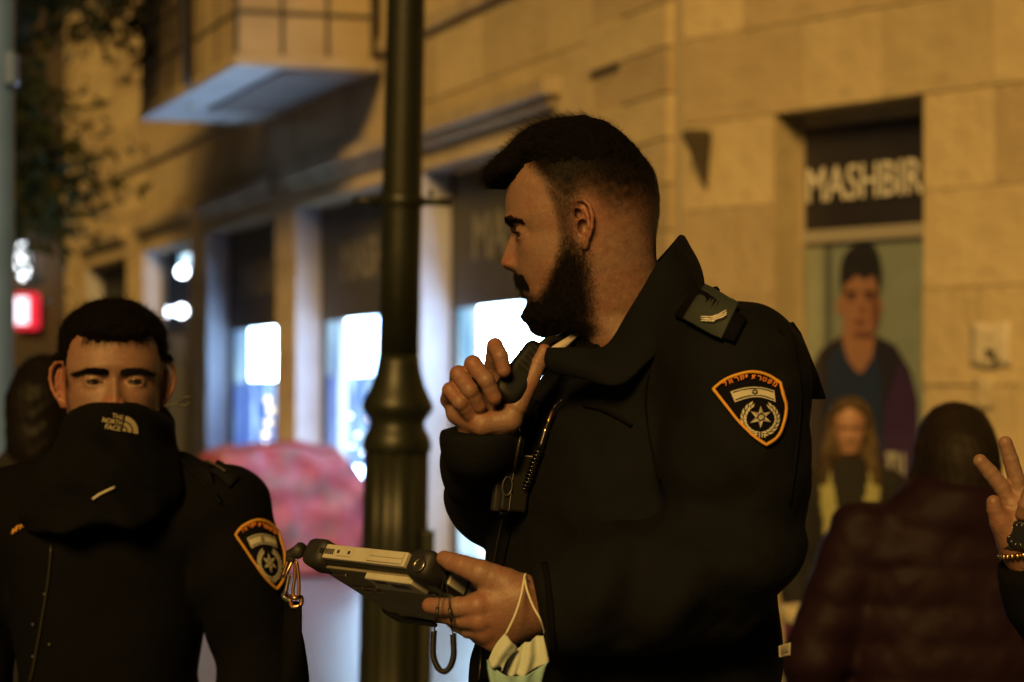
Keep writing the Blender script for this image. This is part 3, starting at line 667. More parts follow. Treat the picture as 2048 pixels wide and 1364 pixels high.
def head_sdf(q, nose=1.0, wide=1.0, earang=28, earsize=1.0, eyes=True, lid=.55, brow=1.0, neck=True):
    """signed distance (about) in head space: q columns = forward, left, up (metres, chin row = 640)"""
    f, s, z = q[:, 0], q[:, 1], q[:, 2]
    cy = 640 - HS * z; S = np.abs(s) * HS
    fr = (1165 - tab(FRONT, cy)); bk = (tab(BACK, cy) - 1165); w = tab(WID, cy) * wide
    m = (fr - bk) / 2; a = np.maximum((fr + bk) / 2, 4)
    fu = f * HS
    disp = nose * tab(NOSE, cy) * np.exp(-(S / (12 + 7.5 * sst(470, 530, cy))) ** 2)
    disp += nose * 13 * np.exp(-((S - 20) / 8) ** 2 - ((cy - 529) / 9) ** 2)                     # nostril wings
    disp += tab(LIPS, cy) * np.exp(-(S / 36) ** 4)
    disp += -11.5 * np.exp(-((S - 50) / 27) ** 2 - ((cy - 468) / 15) ** 2)                          # eye sockets
    disp += -7 * np.exp(-((S - 24) / 12) ** 2 - ((cy - 466) / 14) ** 2)
    disp += brow * 8 * np.exp(-((S - 42) / 32) ** 2 - ((cy - 443) / 10) ** 2)                      # brow ridge
    disp += 6 * np.exp(-((S - 78) / 26) ** 2 - ((cy - 498) / 24) ** 2)                            # cheek bone
    disp += -5 * np.exp(-((S - 80) / 24) ** 2 - ((cy - 560) / 26) ** 2)
    u = (fu - m - disp * sst(-.1, .45, (fu - m) / a)) / a; v = s * HS / w
    n = np.where(u > 0, 2.25, 2.15)
    val = (np.abs(u) ** n + np.abs(v) ** n) ** (1 / n)
    F = (val - 1) * np.minimum(a, w) / HS
    fe = fu - 2; fe = np.where(fe < 0, fe * (1 + .13 * sst(372, 290, cy)), fe); E = ell(np.stack([fe, s * HS, 370 - cy], 1), (0, 0, 0), (151, 129 * wide, 111)) / HS          # crown of the skull
    k = sst(372, 322, cy); F = F * (1 - k) + E * k
    if eyes:
        for sg in (1, -1):
            c = (( 1165 - 1053) / HS, sg * 51 / HS, (640 - 469) / HS)
            lidF = ell(q, c, (.0136, .0150, .0130)); F = smin(F, lidF, .006)
            slit = ell(q, (c[0] + .012, c[1] + sg * .001, c[2] - .0012 - .002 * (1 - lid)), (.0085, .0125, .0042 * lid / .55)); F = smax(F, -slit, .0008)
    # ears
    ca, sa = math.cos(math.radians(earang)), math.sin(math.radians(earang))
    for sg in (1, -1):
        b = -(f - (1165 - 1160) / HS); o = sg * s - 115 * wide / HS - .010 * (earsize - 1); up = z - (640 - 456) / HS
        tb = math.radians(-8); b, up = b * math.cos(tb) - up * math.sin(tb), b * math.sin(tb) + up * math.cos(tb)
        E = np.stack([b * ca + o * sa, up, -b * sa + o * ca - .0015], 1).astype(np.float32) * 1000 / earsize
        near = (np.abs(E) < np.array((45, 50, 40))).all(1)
        if not near.any(): continue
        e = E[near]
        hel = [(-5, 0, 2), (-9, 7, 3), (-9.5, 15, 4.2), (-6, 23, 5.2), (1, 28, 5.8), (10, 27, 6.2), (16.5, 19, 6.5), (18, 7, 6.5), (15, -6, 6), (10, -15, 5), (5, -22, 3.5)]
        G = chain(e, [(np.array(p_), 2.6) for p_ in hel], 1.0)
        G = smin(G, ell(e, (1.5, -23.5, 2.4), (6.2, 7.5, 3.0)), 3)
        anti = [(8, 17, 2.5), (11, 8, 3.2), (10.5, -3, 3.2), (6, -12, 3), (0, -16, 2.5)]
        G = smin(G, chain(e, [(np.array(p_), 2.2) for p_ in anti], 1), 1.2)
        G = smin(G, ell(e, (5, 3, -3.0), (13.5, 25, 2.2)), 1.2)
        G = smin(G, ell(e, (-8, -5, 2), (3.6, 6, 3.4)), 2.5)
        A_ = smin(F[near], (G * earsize / 1000).astype(F.dtype), .0025)
        dz = 7.0 if earang < 40 else 3.6
        A_ = smax(A_, -(ell(e, (2.2, -4, 1.0 + (7.0 - dz) * .6), (6.0, 9.5, dz)) * earsize / 1000), .0012)
        if earang < 40: A_ = smax(A_, -(ell(e, (-1, 13, 2.5), (4.2, 7.0, 4.5)) * earsize / 1000), .001)
        else: A_ = smin(A_, ell(e, (0, 2, -2.0), (13, 22, 5.0)) * earsize / 1000, .002)
        F[near] = A_
    return F

def head_frame(px, py, Y, yaw, pitch=0., roll=0., scale=1.0):
    """origin = ear canal level point under head; yaw 0 looks at the camera, +90 looks to picture left"""
    fwd = Vector((0, -1, 0)); M = Matrix.Rotation(math.radians(-yaw), 3, 'Z')
    cols = Matrix(((0, 1, 0), (-1, 0, 0), (0, 0, 1)))        # f->(0,-1,0), s->(1,0,0)
    R = M @ cols @ Matrix.Rotation(math.radians(pitch), 3, 'Y') @ Matrix.Rotation(math.radians(roll), 3, 'X')
    return np.array(R), W(px, py, Y), scale
def to_local(P, fr): R, o, sc = fr; return ((P - o) @ R) / sc          # world -> head space, o maps to head-space (0,0,(640-470)/HS)
ORI = np.array((0, 0, (640 - 470) / HS))
def h2w(q, fr): R, o, sc = fr; return (np.asarray(q) - ORI) * sc @ R.T + o
def hbox(a, b, fr):
    c = np.array([h2w((x, y, z), fr) for x in (a[0], b[0]) for y in (a[1], b[1]) for z in (a[2], b[2])]); return c.min(0), c.max(0)
def w2h(P, fr): return to_local(P, fr) + ORI
def canon(P, fr): q = w2h(P, fr); return 1165 - HS * q[:, 0], 640 - HS * q[:, 2], q[:, 1] * HS      # canonical side-view px, py, lateral

def hand_sdf(P, palm, fingers, kp=.008, kf=.0022):
    F = None
    for (a, b, ra, rb) in palm:
        c = rcone(P, a, b, ra, rb); F = c if F is None else smin(F, c, kp)
    H = None
    for ch in fingers:
        ch2 = []
        for (pa, ra), (pb, rb) in zip(ch[:-1], ch[1:]): ch2 += [(pa, ra), ((pa + pb) / 2, (ra + rb) / 2 * .93)]
        ch2.append(ch[-1]); c = chain(P, ch2, .002)
        for j in range(1, len(ch) - 1):
            ax = ch[j + 1][0] - ch[j - 1][0]; ax = ax / np.linalg.norm(ax); dd = (P - ch[j][0]) @ ax; mk_ = np.exp(-(np.linalg.norm(P - ch[j][0], axis=1) / (1.5 * ch[j][1])) ** 4)
            for of in (-.0035, .0, .0035): c = c + .0007 * np.exp(-((dd - of) / .0011) ** 2) * mk_
        H = c if H is None else smin(H, c, kf)
    return smin(F, H, .005)
def J(px, py, Y, r): return (W(px, py, Y), r)
def pal(a, b): return (a[0], b[0], a[1], b[1])
def bounds(pts, pad): p = np.array(pts); return p.min(0) - pad, p.max(0) + pad

def normals_of(v, q):
    n = np.cross(v[q[:, 2]] - v[q[:, 0]], v[q[:, 3]] - v[q[:, 1]]); N = np.zeros_like(v)
    for k in range(4): np.add.at(N, q[:, k], n)
    return N / np.maximum(np.linalg.norm(N, axis=1), 1e-12)[:, None]
def merge(parts):
    vs, qs, n = [], [], 0
    for v, q in parts: vs.append(v); qs.append(q + n); n += len(v)
    return np.concatenate(vs), np.concatenate(qs)
def set_attr(o, name, vals):
    a = o.data.attributes.new(name, 'FLOAT', 'POINT'); a.data.foreach_set("value", np.asarray(vals, np.float32))
def strands(name, roots, paths, rad, m, parent, taper=.35):
    """paths: (N, K, 3) points"""
    N, K, _ = paths.shape
    hc = bpy.data.hair_curves.new(name); hc.add_curves([K] * N)
    hc.attributes["position"].data.foreach_set("vector", paths.reshape(-1).astype(np.float32))
    ra = hc.attributes.get("radius") or hc.attributes.new("radius", 'FLOAT', 'POINT')
    t = np.linspace(0, 1, K); ra.data.foreach_set("value", np.tile(rad * (1 - (1 - taper) * t), N).astype(np.float32))
    hc.materials.append(m); return link(bpy.data.objects.new(name, hc), parent)
def sample(v, q, wt, n, rng):
    """n random points on quads with weight wt per quad -> positions, quad normals"""
    a = np.linalg.norm(np.cross(v[q[:, 2]] - v[q[:, 0]], v[q[:, 3]] - v[q[:, 1]]), axis=1) * wt
    p = a / a.sum(); i = rng.choice(len(q), n, p=p); uv = rng.random((n, 2)); c = v[q[i]]
    P = (c[:, 0] * (1 - uv[:, :1]) + c[:, 1] * uv[:, :1]) * (1 - uv[:, 1:]) + (c[:, 3] * (1 - uv[:, :1]) + c[:, 2] * uv[:, :1]) * uv[:, 1:]
    Nn = np.cross(c[:, 2] - c[:, 0], c[:, 3] - c[:, 1]); return P, Nn / np.maximum(np.linalg.norm(Nn, axis=1), 1e-12)[:, None]
def grow(P, N, D, L, bend, curl, rng, K=6, curlf=3.0, amp=1.0):
    """strand: leaves along N, turns into direction D"""
    t = np.linspace(0, 1, K)[None, :, None]; L = L[:, None, None]
    ph = rng.random((len(P), 1, 1)) * 6.28; o1 = np.cross(N, rng.normal(0, 1, N.shape)); o1 /= np.linalg.norm(o1, axis=1)[:, None]; o2 = np.cross(N, o1)
    path = P[:, None] + N[:, None] * L * t * (1 - bend * t) + D[:, None] * L * t ** 1.4
    path += curl * t * (o1[:, None] * np.sin(curlf * 6.28 * t + ph) + o2[:, None] * np.cos(curlf * 6.28 * t + ph))
    return path
def shell(P, fr, thick, base):
    """thin crust over the head: base sdf minus thickness"""
    return base - thick

def eyeball(fr, parent, look=(1, 0, 0)):
    for sg in (1, -1):
        c = np.array(((1165 - 1053) / HS, sg * 51 / HS, (640 - 469) / HS)); bm = bmesh.new(); bmesh.ops.create_uvsphere(bm, u_segments=24, v_segments=16, radius=.0122)
        cw_ = h2w(c, fr)
        for v in bm.verts: v.co = Vector(cw_) + v.co * fr[2]
        e = bmobj("eye", bm, M_IRIS, parent, True)
        d = np.array(look, float); d /= np.linalg.norm(d); dw = fr[0] @ d
        bm = bmesh.new(); bmesh.ops.create_uvsphere(bm, u_segments=20, v_segments=12, radius=.0122 * 1.03)
        dl = [v for v in bm.verts if v.co.normalized().dot(Vector(dw)) < .83]; bmesh.ops.delete(bm, geom=dl, context='VERTS')
        for v in bm.verts: v.co = Vector(cw_) + v.co * fr[2]
        bmobj("iris", bm, M_PUPIL, e, True)

def torso_sdf(P, keys, yaw):
    """stack of rounded slices; keys (z, x, y, half depth, half width); yaw = heading (0 = towards camera, 90 = picture left)"""
    keys = sorted(keys); zk = [k[0] for k in keys]; g = lambda i: np.interp(P[:, 2], zk, [k[i] for k in keys])
    a = math.radians(yaw); fx, fy = -math.sin(a), -math.cos(a)
    x, y = P[:, 0] - g(1), P[:, 1] - g(2); u = (x * fx + y * fy) / g(3); v = (-x * fy + y * fx) / g(4)
    val = (np.abs(u) ** 2.4 + np.abs(v) ** 2.4) ** (1 / 2.4); F = (val - 1) * np.minimum(g(3), g(4))
    return smax(F, np.maximum(P[:, 2] - zk[-1], zk[0] - P[:, 2]), .02)
def cutplane(F, P, c, n, k=.004): n = np.asarray(n, np.float32); n = n / np.linalg.norm(n); return smax(F, (P - np.asarray(c, np.float32)) @ n, k)
def legs(parent, x, y, ztop, yaw, span=.1, lean=0.):
    a = math.radians(yaw); fx, fy = -math.sin(a), -math.cos(a); sx, sy = -fy, fx
    def F(P):
        G = None
        for s in (1, -1):
            p = [np.array((x + sx * s * span, y + sy * s * span, ztop)), np.array((x + sx * s * span * 1.05 + fx * .02, y + sy * s * span * 1.05 + fy * .02, ztop * .52)), np.array((x + sx * s * span * 1.1, y + sy * s * span * 1.1, .07))]
            c = chain(P, list(zip(p, (.105, .078, .062))), .03); G = c if G is None else smin(G, c, .03)
        G = smax(G + .006 * wob(P, 14), .045 - P[:, 2], .004); return G
    v, q = surfnet(F, (x - .4, y - .4, 0), (x + .4, y + .4, ztop + .12), .02); obj_np("trousers", v, q, M_TROUSER, parent)
    for s in (1, -1):
        b = np.array((x + sx * s * span * 1.1, y + sy * s * span * 1.1, .045)); tpt = b + np.array((fx * .17, fy * .17, -.005))
        def G(P): return smax(smin(rcone(P, b, tpt, .052, .045), rcone(P, b, b + np.array((0, 0, .06)), .052, .05), .02), .001 - P[:, 2], .006)
        v, q = surfnet(G, np.minimum(b, tpt) - .08, np.maximum(b, tpt) + .12, .012); obj_np("shoe", v, q, M_SHOE, parent)

def caster(objs):
    """returns f(px, py) -> point, normal on the first of these surfaces seen along that pixel's ray"""
    dg = bpy.context.evaluated_depsgraph_get(); trees = []
    for o in objs:
        me = o.data; trees.append(BVHTree.FromPolygons([v.co[:] for v in me.vertices], [p.vertices[:] for p in me.polygons]))
    cpos = Vector((0, 0, CAMZ))
    def hit(px, py):
        d = (V(px, py, 1.0) - cpos).normalized(); best = None
        for t in trees:
            h = t.ray_cast(cpos, d)
            if h[0] is not None and (best is None or h[3] < best[3]): best = h
        if best is None:
            for t in trees:
                p0 = cpos + d * 2.9; h = t.find_nearest(p0)
                if best is None or h[3] < best[3]: best = h
        n = best[1]
        if n.dot(d) > 0: n = -n
        return best[0], n
    return hit
def decal(name, hit, pts, faces, m, parent, off=.002, thick=.0):
    vs = []
    for x, y in pts: p, n = hit(x, y); vs.append(p + n * off)
    o = obj(name, vs, faces, m, parent, True)
    if thick: md = o.modifiers.new("solid", 'SOLIDIFY'); md.thickness = thick; md.offset = 0
    return o
def ringfill(outline, c, rings=7):
    n = len(outline); pts, fs = [], []
    for k in range(rings):
        s = 1 - k / rings; pts += [(c[0] + (x - c[0]) * s, c[1] + (y - c[1]) * s) for x, y in outline]
    pts.append(c)
    for k in range(rings - 1):
        for i in range(n): fs.append((k * n + i, k * n + (i + 1) % n, (k + 1) * n + (i + 1) % n, (k + 1) * n + i))
    for i in range(n): fs.append(((rings - 1) * n + i, (rings - 1) * n + (i + 1) % n, len(pts) - 1))
    return pts, fs
def strip2d(line, w, closed=False):
    L = [np.array(p, float) for p in line]; n = len(L); pts, fs = [], []
    for i in range(n):
        a = L[(i - 1) % n] if closed or i else L[i]; b = L[(i + 1) % n] if closed or i < n - 1 else L[i]; t = b - a; t /= max(np.linalg.norm(t), 1e-9); nn = np.array((-t[1], t[0]))
        ww = w[i] if hasattr(w, '__len__') else w
        pts += [tuple(L[i] + nn * ww / 2), tuple(L[i] - nn * ww / 2)]
    for i in range(n if closed else n - 1): j = (i + 1) % n; fs.append((2 * i, 2 * i + 1, 2 * j + 1, 2 * j))
    return pts, fs
def dense(line, step, closed=False):
    out = []; L = list(line) + ([line[0]] if closed else [])
    for a, b in zip(L[:-1], L[1:]):
        n = max(1, int(math.dist(a, b) / step)); out += [(a[0] + (b[0] - a[0]) * k / n, a[1] + (b[1] - a[1]) * k / n) for k in range(n)]
    if not closed: out.append(L[-1])
    return out

PATCH_OUT = [(1425, 777), (1447, 759), (1473, 748), (1502, 742), (1532, 748), (1561, 767), (1565, 789), (1570, 812), (1567, 841), (1555, 874), (1530, 896), (1502, 875), (1473, 841), (1444, 803)]
def police_patch(hit, T, parent, off=.003):
    """shield badge; T maps the patch's own drawing coordinates to picture coordinates on the sleeve"""
    sm = [tuple(p) for p in catmull(PATCH_OUT[:6], 4)] + [tuple(p) for p in catmull(PATCH_OUT[5:11], 4)[1:]] + [tuple(p) for p in catmull(PATCH_OUT[10:] + [PATCH_OUT[0]], 4)[1:-1]]
    c = (1508, 810); mp = lambda pts: [T(x, y) for x, y in pts]
    pts, fs = ringfill(sm, c); base = decal("sleeve_patch", hit, mp(pts), fs, M_PATCH, parent, off)
    inner = [(c[0] + (x - c[0]) * .955, c[1] + (y - c[1]) * .955) for x, y in sm]
    p, f = strip2d(inner, 5.2, True); decal("patch_border", hit, mp(p), f, M_ORANGE, base, off + .0022, .0016)
    # lettering on an arc
    word = "\u05de\u05e9\u05d8\u05e8\u05ea \u05d9\u05e9\u05e8\u05d0\u05dc"[::-1]
    arc = lambda t: (1446 + (1553 - 1446) * t, 776 - 22 * math.sin(math.pi * (.06 + .88 * t)) + 2 * t)
    n = len(word); wd = [.55 if ch == "\u05d9" else (.5 if ch == " " else 1.0) for ch in word]; tot = sum(wd); x = 0
    for ch, w_ in zip(word, wd):
        t = (x + w_ / 2) / tot; x += w_
        if ch == " ": continue
        vs, fs = text_mesh(ch, 1.0, 0, .03); v = np.array(vs)
        if len(v) == 0: continue
        mn, mx = v[:, :2].min(0), v[:, :2].max(0); (ax, ay), (bx, by) = arc(max(t - .03, 0)), arc(min(t + .03, 1)); ang = math.atan2(by - ay, bx - ax); cx_, cy_ = arc(t)
        sw = 8.4 * w_; q = []
        for vx, vy in v[:, :2]:
            u = ((vx - mn[0]) / max(mx[0] - mn[0], 1e-6) - .5) * sw; h = vy * 14.5 - 4.5
            q.append((cx_ + u * math.cos(ang) + h * math.sin(ang), cy_ + u * math.sin(ang) - h * math.cos(ang)))
        decal("letter", hit, mp(q), fs, M_ORANGE2, base, off + .0022, .001)
    fl = lambda u, v: (1462 + 84 * u + v * (9 * (1 - u) + 1.5 * u), 785 - 9 * math.sin(math.pi * u) + 22 * v - 1.5 * u)
    def flagband(v0, v1, m, o_, u0=0, u1=1):
        N = 14; p = []; f = []
        for i in range(N + 1): u = u0 + (u1 - u0) * i / N; p += [fl(u, v0), fl(u, v1)]
        for i in range(N): f.append((2 * i, 2 * i + 1, 2 * i + 3, 2 * i + 2))
        return decal("flag", hit, mp(p), f, m, base, o_)
    flagband(0, 1, M_CREAM, off + .0018); flagband(.10, .20, M_NAVY, off + .0024, .03, .97); flagband(.80, .90, M_NAVY, off + .0024, .03, .97)
    fc = fl(.5, .5)
    for k in range(2):
        tri = [(fc[0] + 6.2 * math.sin(k * math.pi + 2 * math.pi * j / 3), fc[1] - 6.2 * math.cos(k * math.pi + 2 * math.pi * j / 3)) for j in range(3)]
        p, f = strip2d(dense(tri, 3, True), 1.5, True); decal("star", hit, mp(p), f, M_NAVY, base, off + .003)
    ec = (1518, 837); st = []
    for k in range(12):
        a = math.pi * k / 6; r = 21 if k % 2 == 0 else 8.5; st.append((ec[0] + r * math.sin(a), ec[1] - r * math.cos(a)))
    for k in range(12):
        m = M_CREAM if k % 2 else mat("star_facet%d" % k, (.25, .22, .16), .8) if k == 0 else bpy.data.materials.get("star_facet0")
        decal("emblem_star", hit, mp([ec, st[k], st[(k + 1) % 12]]), [(0, 1, 2)], m, base, off + .0024)
    p, f = strip2d([(ec[0] + 6 * math.cos(a), ec[1] + 6 * math.sin(a)) for a in [2 * math.pi * k / 14 for k in range(14)]], 2, True); decal("emblem_ring", hit, mp(p), f, M_PATCH, base, off + .003)
    for sg in (1, -1):
        for k in range(9):
            a = math.radians(34 + 16.2 * k); x0, y0 = ec[0] + sg * 31 * math.sin(a), ec[1] + 3 - 31 * math.cos(a)
            da = math.radians(34 + 16.2 * k - 70); dx, dy = sg * math.sin(da), -math.cos(da)
            for io in (-3.4, 2.6):
                cx_, cy_ = x0 + sg * io * math.sin(a), y0 - io * math.cos(a)
                leaf = [(cx_ - dx * 6, cy_ - dy * 6), (cx_ - dy * 2.4, cy_ + dx * 2.4), (cx_ + dx * 7, cy_ + dy * 7), (cx_ + dy * 2.4, cy_ - dx * 2.4)]
                decal("wreath_leaf", hit, mp(leaf), [(0, 1, 2, 3)], M_CREAM, base, off + .0024)
    for k in (-1, 0, 1):
        p, f = strip2d([(ec[0] + 5 * k + 4, ec[1] + 29), (ec[0] + 5 * k + 3, ec[1] + 41)], 2); decal("wreath_tie", hit, mp(p), f, M_CREAM, base, off + .0026)
    return base
def affine(src, dst):
    A = np.array([[x, y, 1] for x, y in src], float); X = np.linalg.solve(A, np.array(dst, float)); return lambda x, y: tuple(np.array((x, y, 1.)) @ X)
# ================================================================== PROFILE OFFICER
def build_officer_profile():
    rng = np.random.default_rng(11)
    fr = head_frame(1165, 470, 2.90, 90, 0, 0, 1.0)
    # ---- skin: head and neck
    HF = lambda P: head_sdf(w2h(P, fr), earang=24, lid=.42)
    lo, hi = hbox((-.13, -.13, -.06), (.13, .13, .26), fr)
    hv, hq = surfnet(HF, lo, hi, .0016); hv = relax(hv, hq, 1, .45)
    # ---- raised right hand round the microphone
    y0 = 2.80
    idx = [J(1000, 792, y0 + .045, .0105), J(985, 735, y0 + .032, .0105), J(990, 692, y0 + .008, .0098), J(1001, 712, y0 - .008, .0094), J(1008, 741, y0 - .008, .0085)]
    mid = [J(975, 795, y0 + .045, .0105), J(945, 752, y0 + .032, .0108), J(946, 728, y0 + .006, .0104), J(972, 760, y0 - .010, .0100), J(989, 795, y0 - .004, .0088)]
    rng_ = [J(950, 805, y0 + .045, .0105), J(915, 772, y0 + .032, .0106), J(917, 748, y0 + .008, .0102), J(940, 780, y0 - .008, .0098), J(958, 812, y0 + .002, .0088)]
    pin = [J(935, 820, y0 + .042, .0098), J(897, 800, y0 + .030, .0096), J(900, 780, y0 + .008, .0092), J(920, 805, y0 - .004, .0088), J(938, 828, y0 + .006, .0078)]
    thb = [J(1006, 850, y0 + .030, .016), J(1034, 812, y0 + .015, .0130), J(1059, 764, y0 + .018, .0112), J(1076, 727, y0 + .022, .0102), J(1088, 702, y0 + .026, .0085)]
    palm = [pal(J(965, 905, y0 + .045, .026), J(955, 840, y0 + .040, .024)), pal(J(955, 840, y0 + .040, .024), J(925, 805, y0 + .040, .018)), pal(J(985, 845, y0 + .036, .022), J(985, 800, y0 + .042, .016)),
            pal(J(915, 825, y0 + .030, .014), J(965, 848, y0 + .012, .013)), pal(J(965, 848, y0 + .012, .013), J(1020, 840, y0 + .015, .015)), pal(J(965, 905, y0 + .045, .026), J(1000, 852, y0 + .03, .02))]
    rH = lambda P: hand_sdf(P, palm, [idx, mid, rng_, pin, thb])
    JOINTS = [c_ for ch in (idx, mid, rng_, pin, thb) for c_ in (ch[2], ch[-1])]
    allp = [p for ch in (idx, mid, rng_, pin, thb) for p, _ in ch] + [W(965, 920, y0 + .06)]
    lo, hi = bounds(allp, .03); rv, rq = surfnet(rH, lo, hi, .0014); rv = relax(rv, rq, 1, .4)
    # ---- left hand under and over the tablet
    y1 = 2.70
    thb = [J(1010, 1165, y1 - .004, .017), J(962, 1146, y1 - .006, .0150), J(926, 1132, y1 + .004, .0122), J(903, 1124, y1 + .014, .0110), J(889, 1117, y1 + .020, .0092)]
    idx = [J(955, 1212, y1 - .016, .0125), J(918, 1214, y1 - .008, .0118), J(886, 1214, y1 + .004, .0104), J(860, 1211, y1 + .014, .0092)]
    mid = [J(958, 1240, y1 - .014, .0122), J(925, 1238, y1 + .000, .0112), J(900, 1233, y1 + .016, .0100), J(884, 1228, y1 + .030, .0090)]
    rng_ = [J(968, 1262, y1 - .006, .0118), J(938, 1258, y1 + .010, .0108), J(916, 1248, y1 + .028, .0098), J(905, 1240, y1 + .042, .0088)]
    pin = [J(985, 1282, y1 + .004, .0110), J(958, 1272, y1 + .022, .0098), J(942, 1260, y1 + .038, .0088), J(935, 1252, y1 + .05, .0080)]
    palm = [pal(J(1085, 1215, y1 + .010, .030), J(1035, 1200, y1 + .002, .027)), pal(J(1035, 1200, y1 + .002, .027), J(958, 1210, y1 - .010, .0155)), pal(J(1040, 1215, y1 + .004, .026), J(965, 1240, y1 - .008, .0155)),
            pal(J(1045, 1225, y1 + .006, .026), J(975, 1264, y1, .015)), pal(J(1045, 1240, y1 + .01, .023), J(992, 1280, y1 + .008, .014)), pal(J(1035, 1190, y1 + .0, .025), J(985, 1162, y1 - .002, .017))]
    JOINTS += [c_ for ch in (idx, mid, rng_, pin) for c_ in (ch[0], ch[-1])] + [thb[2], thb[-1]]
    lH = lambda P: hand_sdf(P, palm, [idx, mid, rng_, pin, thb], .007, .003)
    allp = [p for ch in (idx, mid, rng_, pin, thb) for p, _ in ch] + [W(1105, 1215, y1 + .01)]
    lo, hi = bounds(allp, .035); lv, lq = surfnet(lH, lo, hi, .0014); lv = relax(lv, lq, 1, .4)
    # ---- the rest of the body inside the clothes
    sh_l, el_l, wr_l = W(1475, 760, 2.76), W(1462, 1130, 2.72), W(1085, 1215, y1 + .01)
    sh_r, el_r, wr_r = W(1250, 800, 3.12), W(980, 995, 3.05), W(965, 905, y0 + .045)
    def BF(P):
        F = chain(P, [(sh_l, .05), (el_l, .042), (wr_l, .028)], .01); F = smin(F, chain(P, [(sh_r, .05), (el_r, .04), (wr_r, .026)], .01), .02)
        F = smin(F, chain(P, [(W(1268, 600, 2.93), .055), (W(1320, 830, 2.95), .075), (W(1290, 1500, 2.95), .10)], .04), .03)
        F = smin(F, rcone(P, sh_l, sh_r, .045, .045), .03); return F
    bv, bq = surfnet(BF, (-.15, 2.55, .9), (.5, 3.3, 1.75), .012)
    v, q = merge([(hv, hq), (rv, rq), (lv, lq), (bv, bq)])
    man = obj_np("person", v, q, M_SKIN)
    tag(man, "bearded man in black police jacket, in profile, raising a handheld microphone and holding a tablet", "person")
    # pigment where hair is cropped close, redder ear and nose
    cx, cy, cs = canon(v, fr); head = np.zeros(len(v), bool); head[:len(hv)] = True
    edge = np.interp(cy, [300, 345, 380, 420, 450, 480], [1020, 1052, 1082, 1100, 1108, 1112])          # front edge of the cropped side
    fade = np.clip(np.interp(cy, [330, 370, 400, 430, 455], [1, .96, .80, .40, .08]) + .10 * wob(v, 170) * sst(350, 390, cy), 0, 1) * sst(-8, 34, cx - edge)
    side = sst(-6, 16, cx - edge) * sst(1166, 1142, cx) * sst(350, 400, cy) * sst(560, 520, cy) * .72
    nape = sst(1215, 1300, cx) * np.interp(cy, [380, 430, 470, 500], [.9, .6, .25, 0])
    bl = np.interp(cx, [1020, 1035, 1055, 1075, 1095, 1112, 1130], [560, 562, 596, 594, 558, 516, 486])
    bsoft = sst(-24, 44, cy - bl) * sst(1204, 1150, cx - .10 * (cy - 560)) * sst(690, 650, cy)
    stub = np.clip(np.maximum.reduce([fade, side, nape * .8, bsoft * .98, .6 * sst(544, 556, cy - .1 * np.abs(cs)) * sst(572, 558, cy - .30 * np.abs(cs)) * sst(60, 36, np.abs(cs)) * (cx < 1085)]), 0, 1) * head
    earm = np.exp(-((cx - 1172) / 24) ** 2 - ((cy - 455) / 46) ** 2) * (np.abs(cs) > 112); stub *= 1 - np.clip(earm * 1.6, 0, 1)
    hot = np.zeros(len(v))
    for (pt, r) in JOINTS: hot = np.maximum(hot, np.exp(-(np.linalg.norm(v - pt, axis=1) / (r * 1.25)) ** 2 * .9))
    set_attr(man, "stub", stub); set_attr(man, "flush", hot * .55 * ~head + np.clip(earm * .7 + np.exp(-((cx - 1012) / 14) ** 2 - ((cy - 525) / 14) ** 2) * .5, 0, 1) * head)
    eyeball(fr, man, (1, .1, -.12))
    # ---- hair: dense core plus strands
    def hairF(P):
        qh = w2h(P, fr); a, b = 1165 - HS * qh[:, 0], 640 - HS * qh[:, 2]; base = head_sdf(qh, earang=24, eyes=False)
        low = np.interp(a, [960, 1010, 1040, 1060, 1100, 1170, 1240, 1290, 1330], [352, 352, 350, 352, 350, 345, 350, 365, 380])
        low = low - 16 + 9 * wob(qh, 110, 1.) + 6 * wob(qh, 300, 4.)
        top = np.clip((low - b) / 75, 0, 1); th = -.0022 + .0118 * top ** .8 + .0016 * np.clip((low + 34 - b) / 40, 0, 1) * sst(1048, 1075, a) + .004 * sst(290, 255, b) * sst(1230, 1130, a); th = th * (1 - .55 * sst(1200, 1290, a) * (th > 0))
        F = base - th
        qf = ell(qh, ((1165 - 1013) / HS, 0, (640 - 341) / HS), (.032, .052, .0185), np.array(Matrix.Rotation(math.radians(28), 3, 'Y')))
        qf = smin(qf, ell(qh, ((1165 - 1070) / HS, 0, (640 - 296) / HS), (.045, .058, .022), np.array(Matrix.Rotation(math.radians(30), 3, 'Y'))), .012)
        F = smin(F, qf, .010)
        cmb = np.sin(qh[:, 1] * 520 + 2.5 * np.sin(qh[:, 0] * 60 + qh[:, 2] * 45)); return F + (.0022 * wob(qh, 120) + .0010 * cmb) * sst(0, 40, low - b) + .0011 * wob(qh, 420, 2.)
    lo, hi = hbox((-.12, -.11, .12), (.15, .11, .27), fr)
    cv, cq = surfnet(hairF, lo, hi, .0026); hair = obj_np("hair", cv, cq, M_HAIRCORE, man)
    P, N = sample(cv, cq, np.ones(len(cq)), 15000, rng); a, b, c_ = canon(P, fr)
    lowb = np.interp(a, [960, 1010, 1040, 1060, 1100, 1170, 1240, 1290, 1330], [352, 352, 350, 352, 350, 345, 350, 365, 380])
    ok = (np.einsum('ij,ij->i', P - h2w((0, 0, .14), fr), N) > 0) & ((lowb - 20 - b > 5) | (a < 1006)); P, N, a, b = P[ok], N[ok], a[ok], b[ok]
    D = np.stack([-sst(1260, 1120, a) * 1.0 + sst(1200, 1290, a) * .5, rng.normal(0, .25, len(a)), .25 - .35 * sst(1060, 990, a) - .5 * sst(1220, 1290, a)], 1); D += rng.normal(0, .22, D.shape)
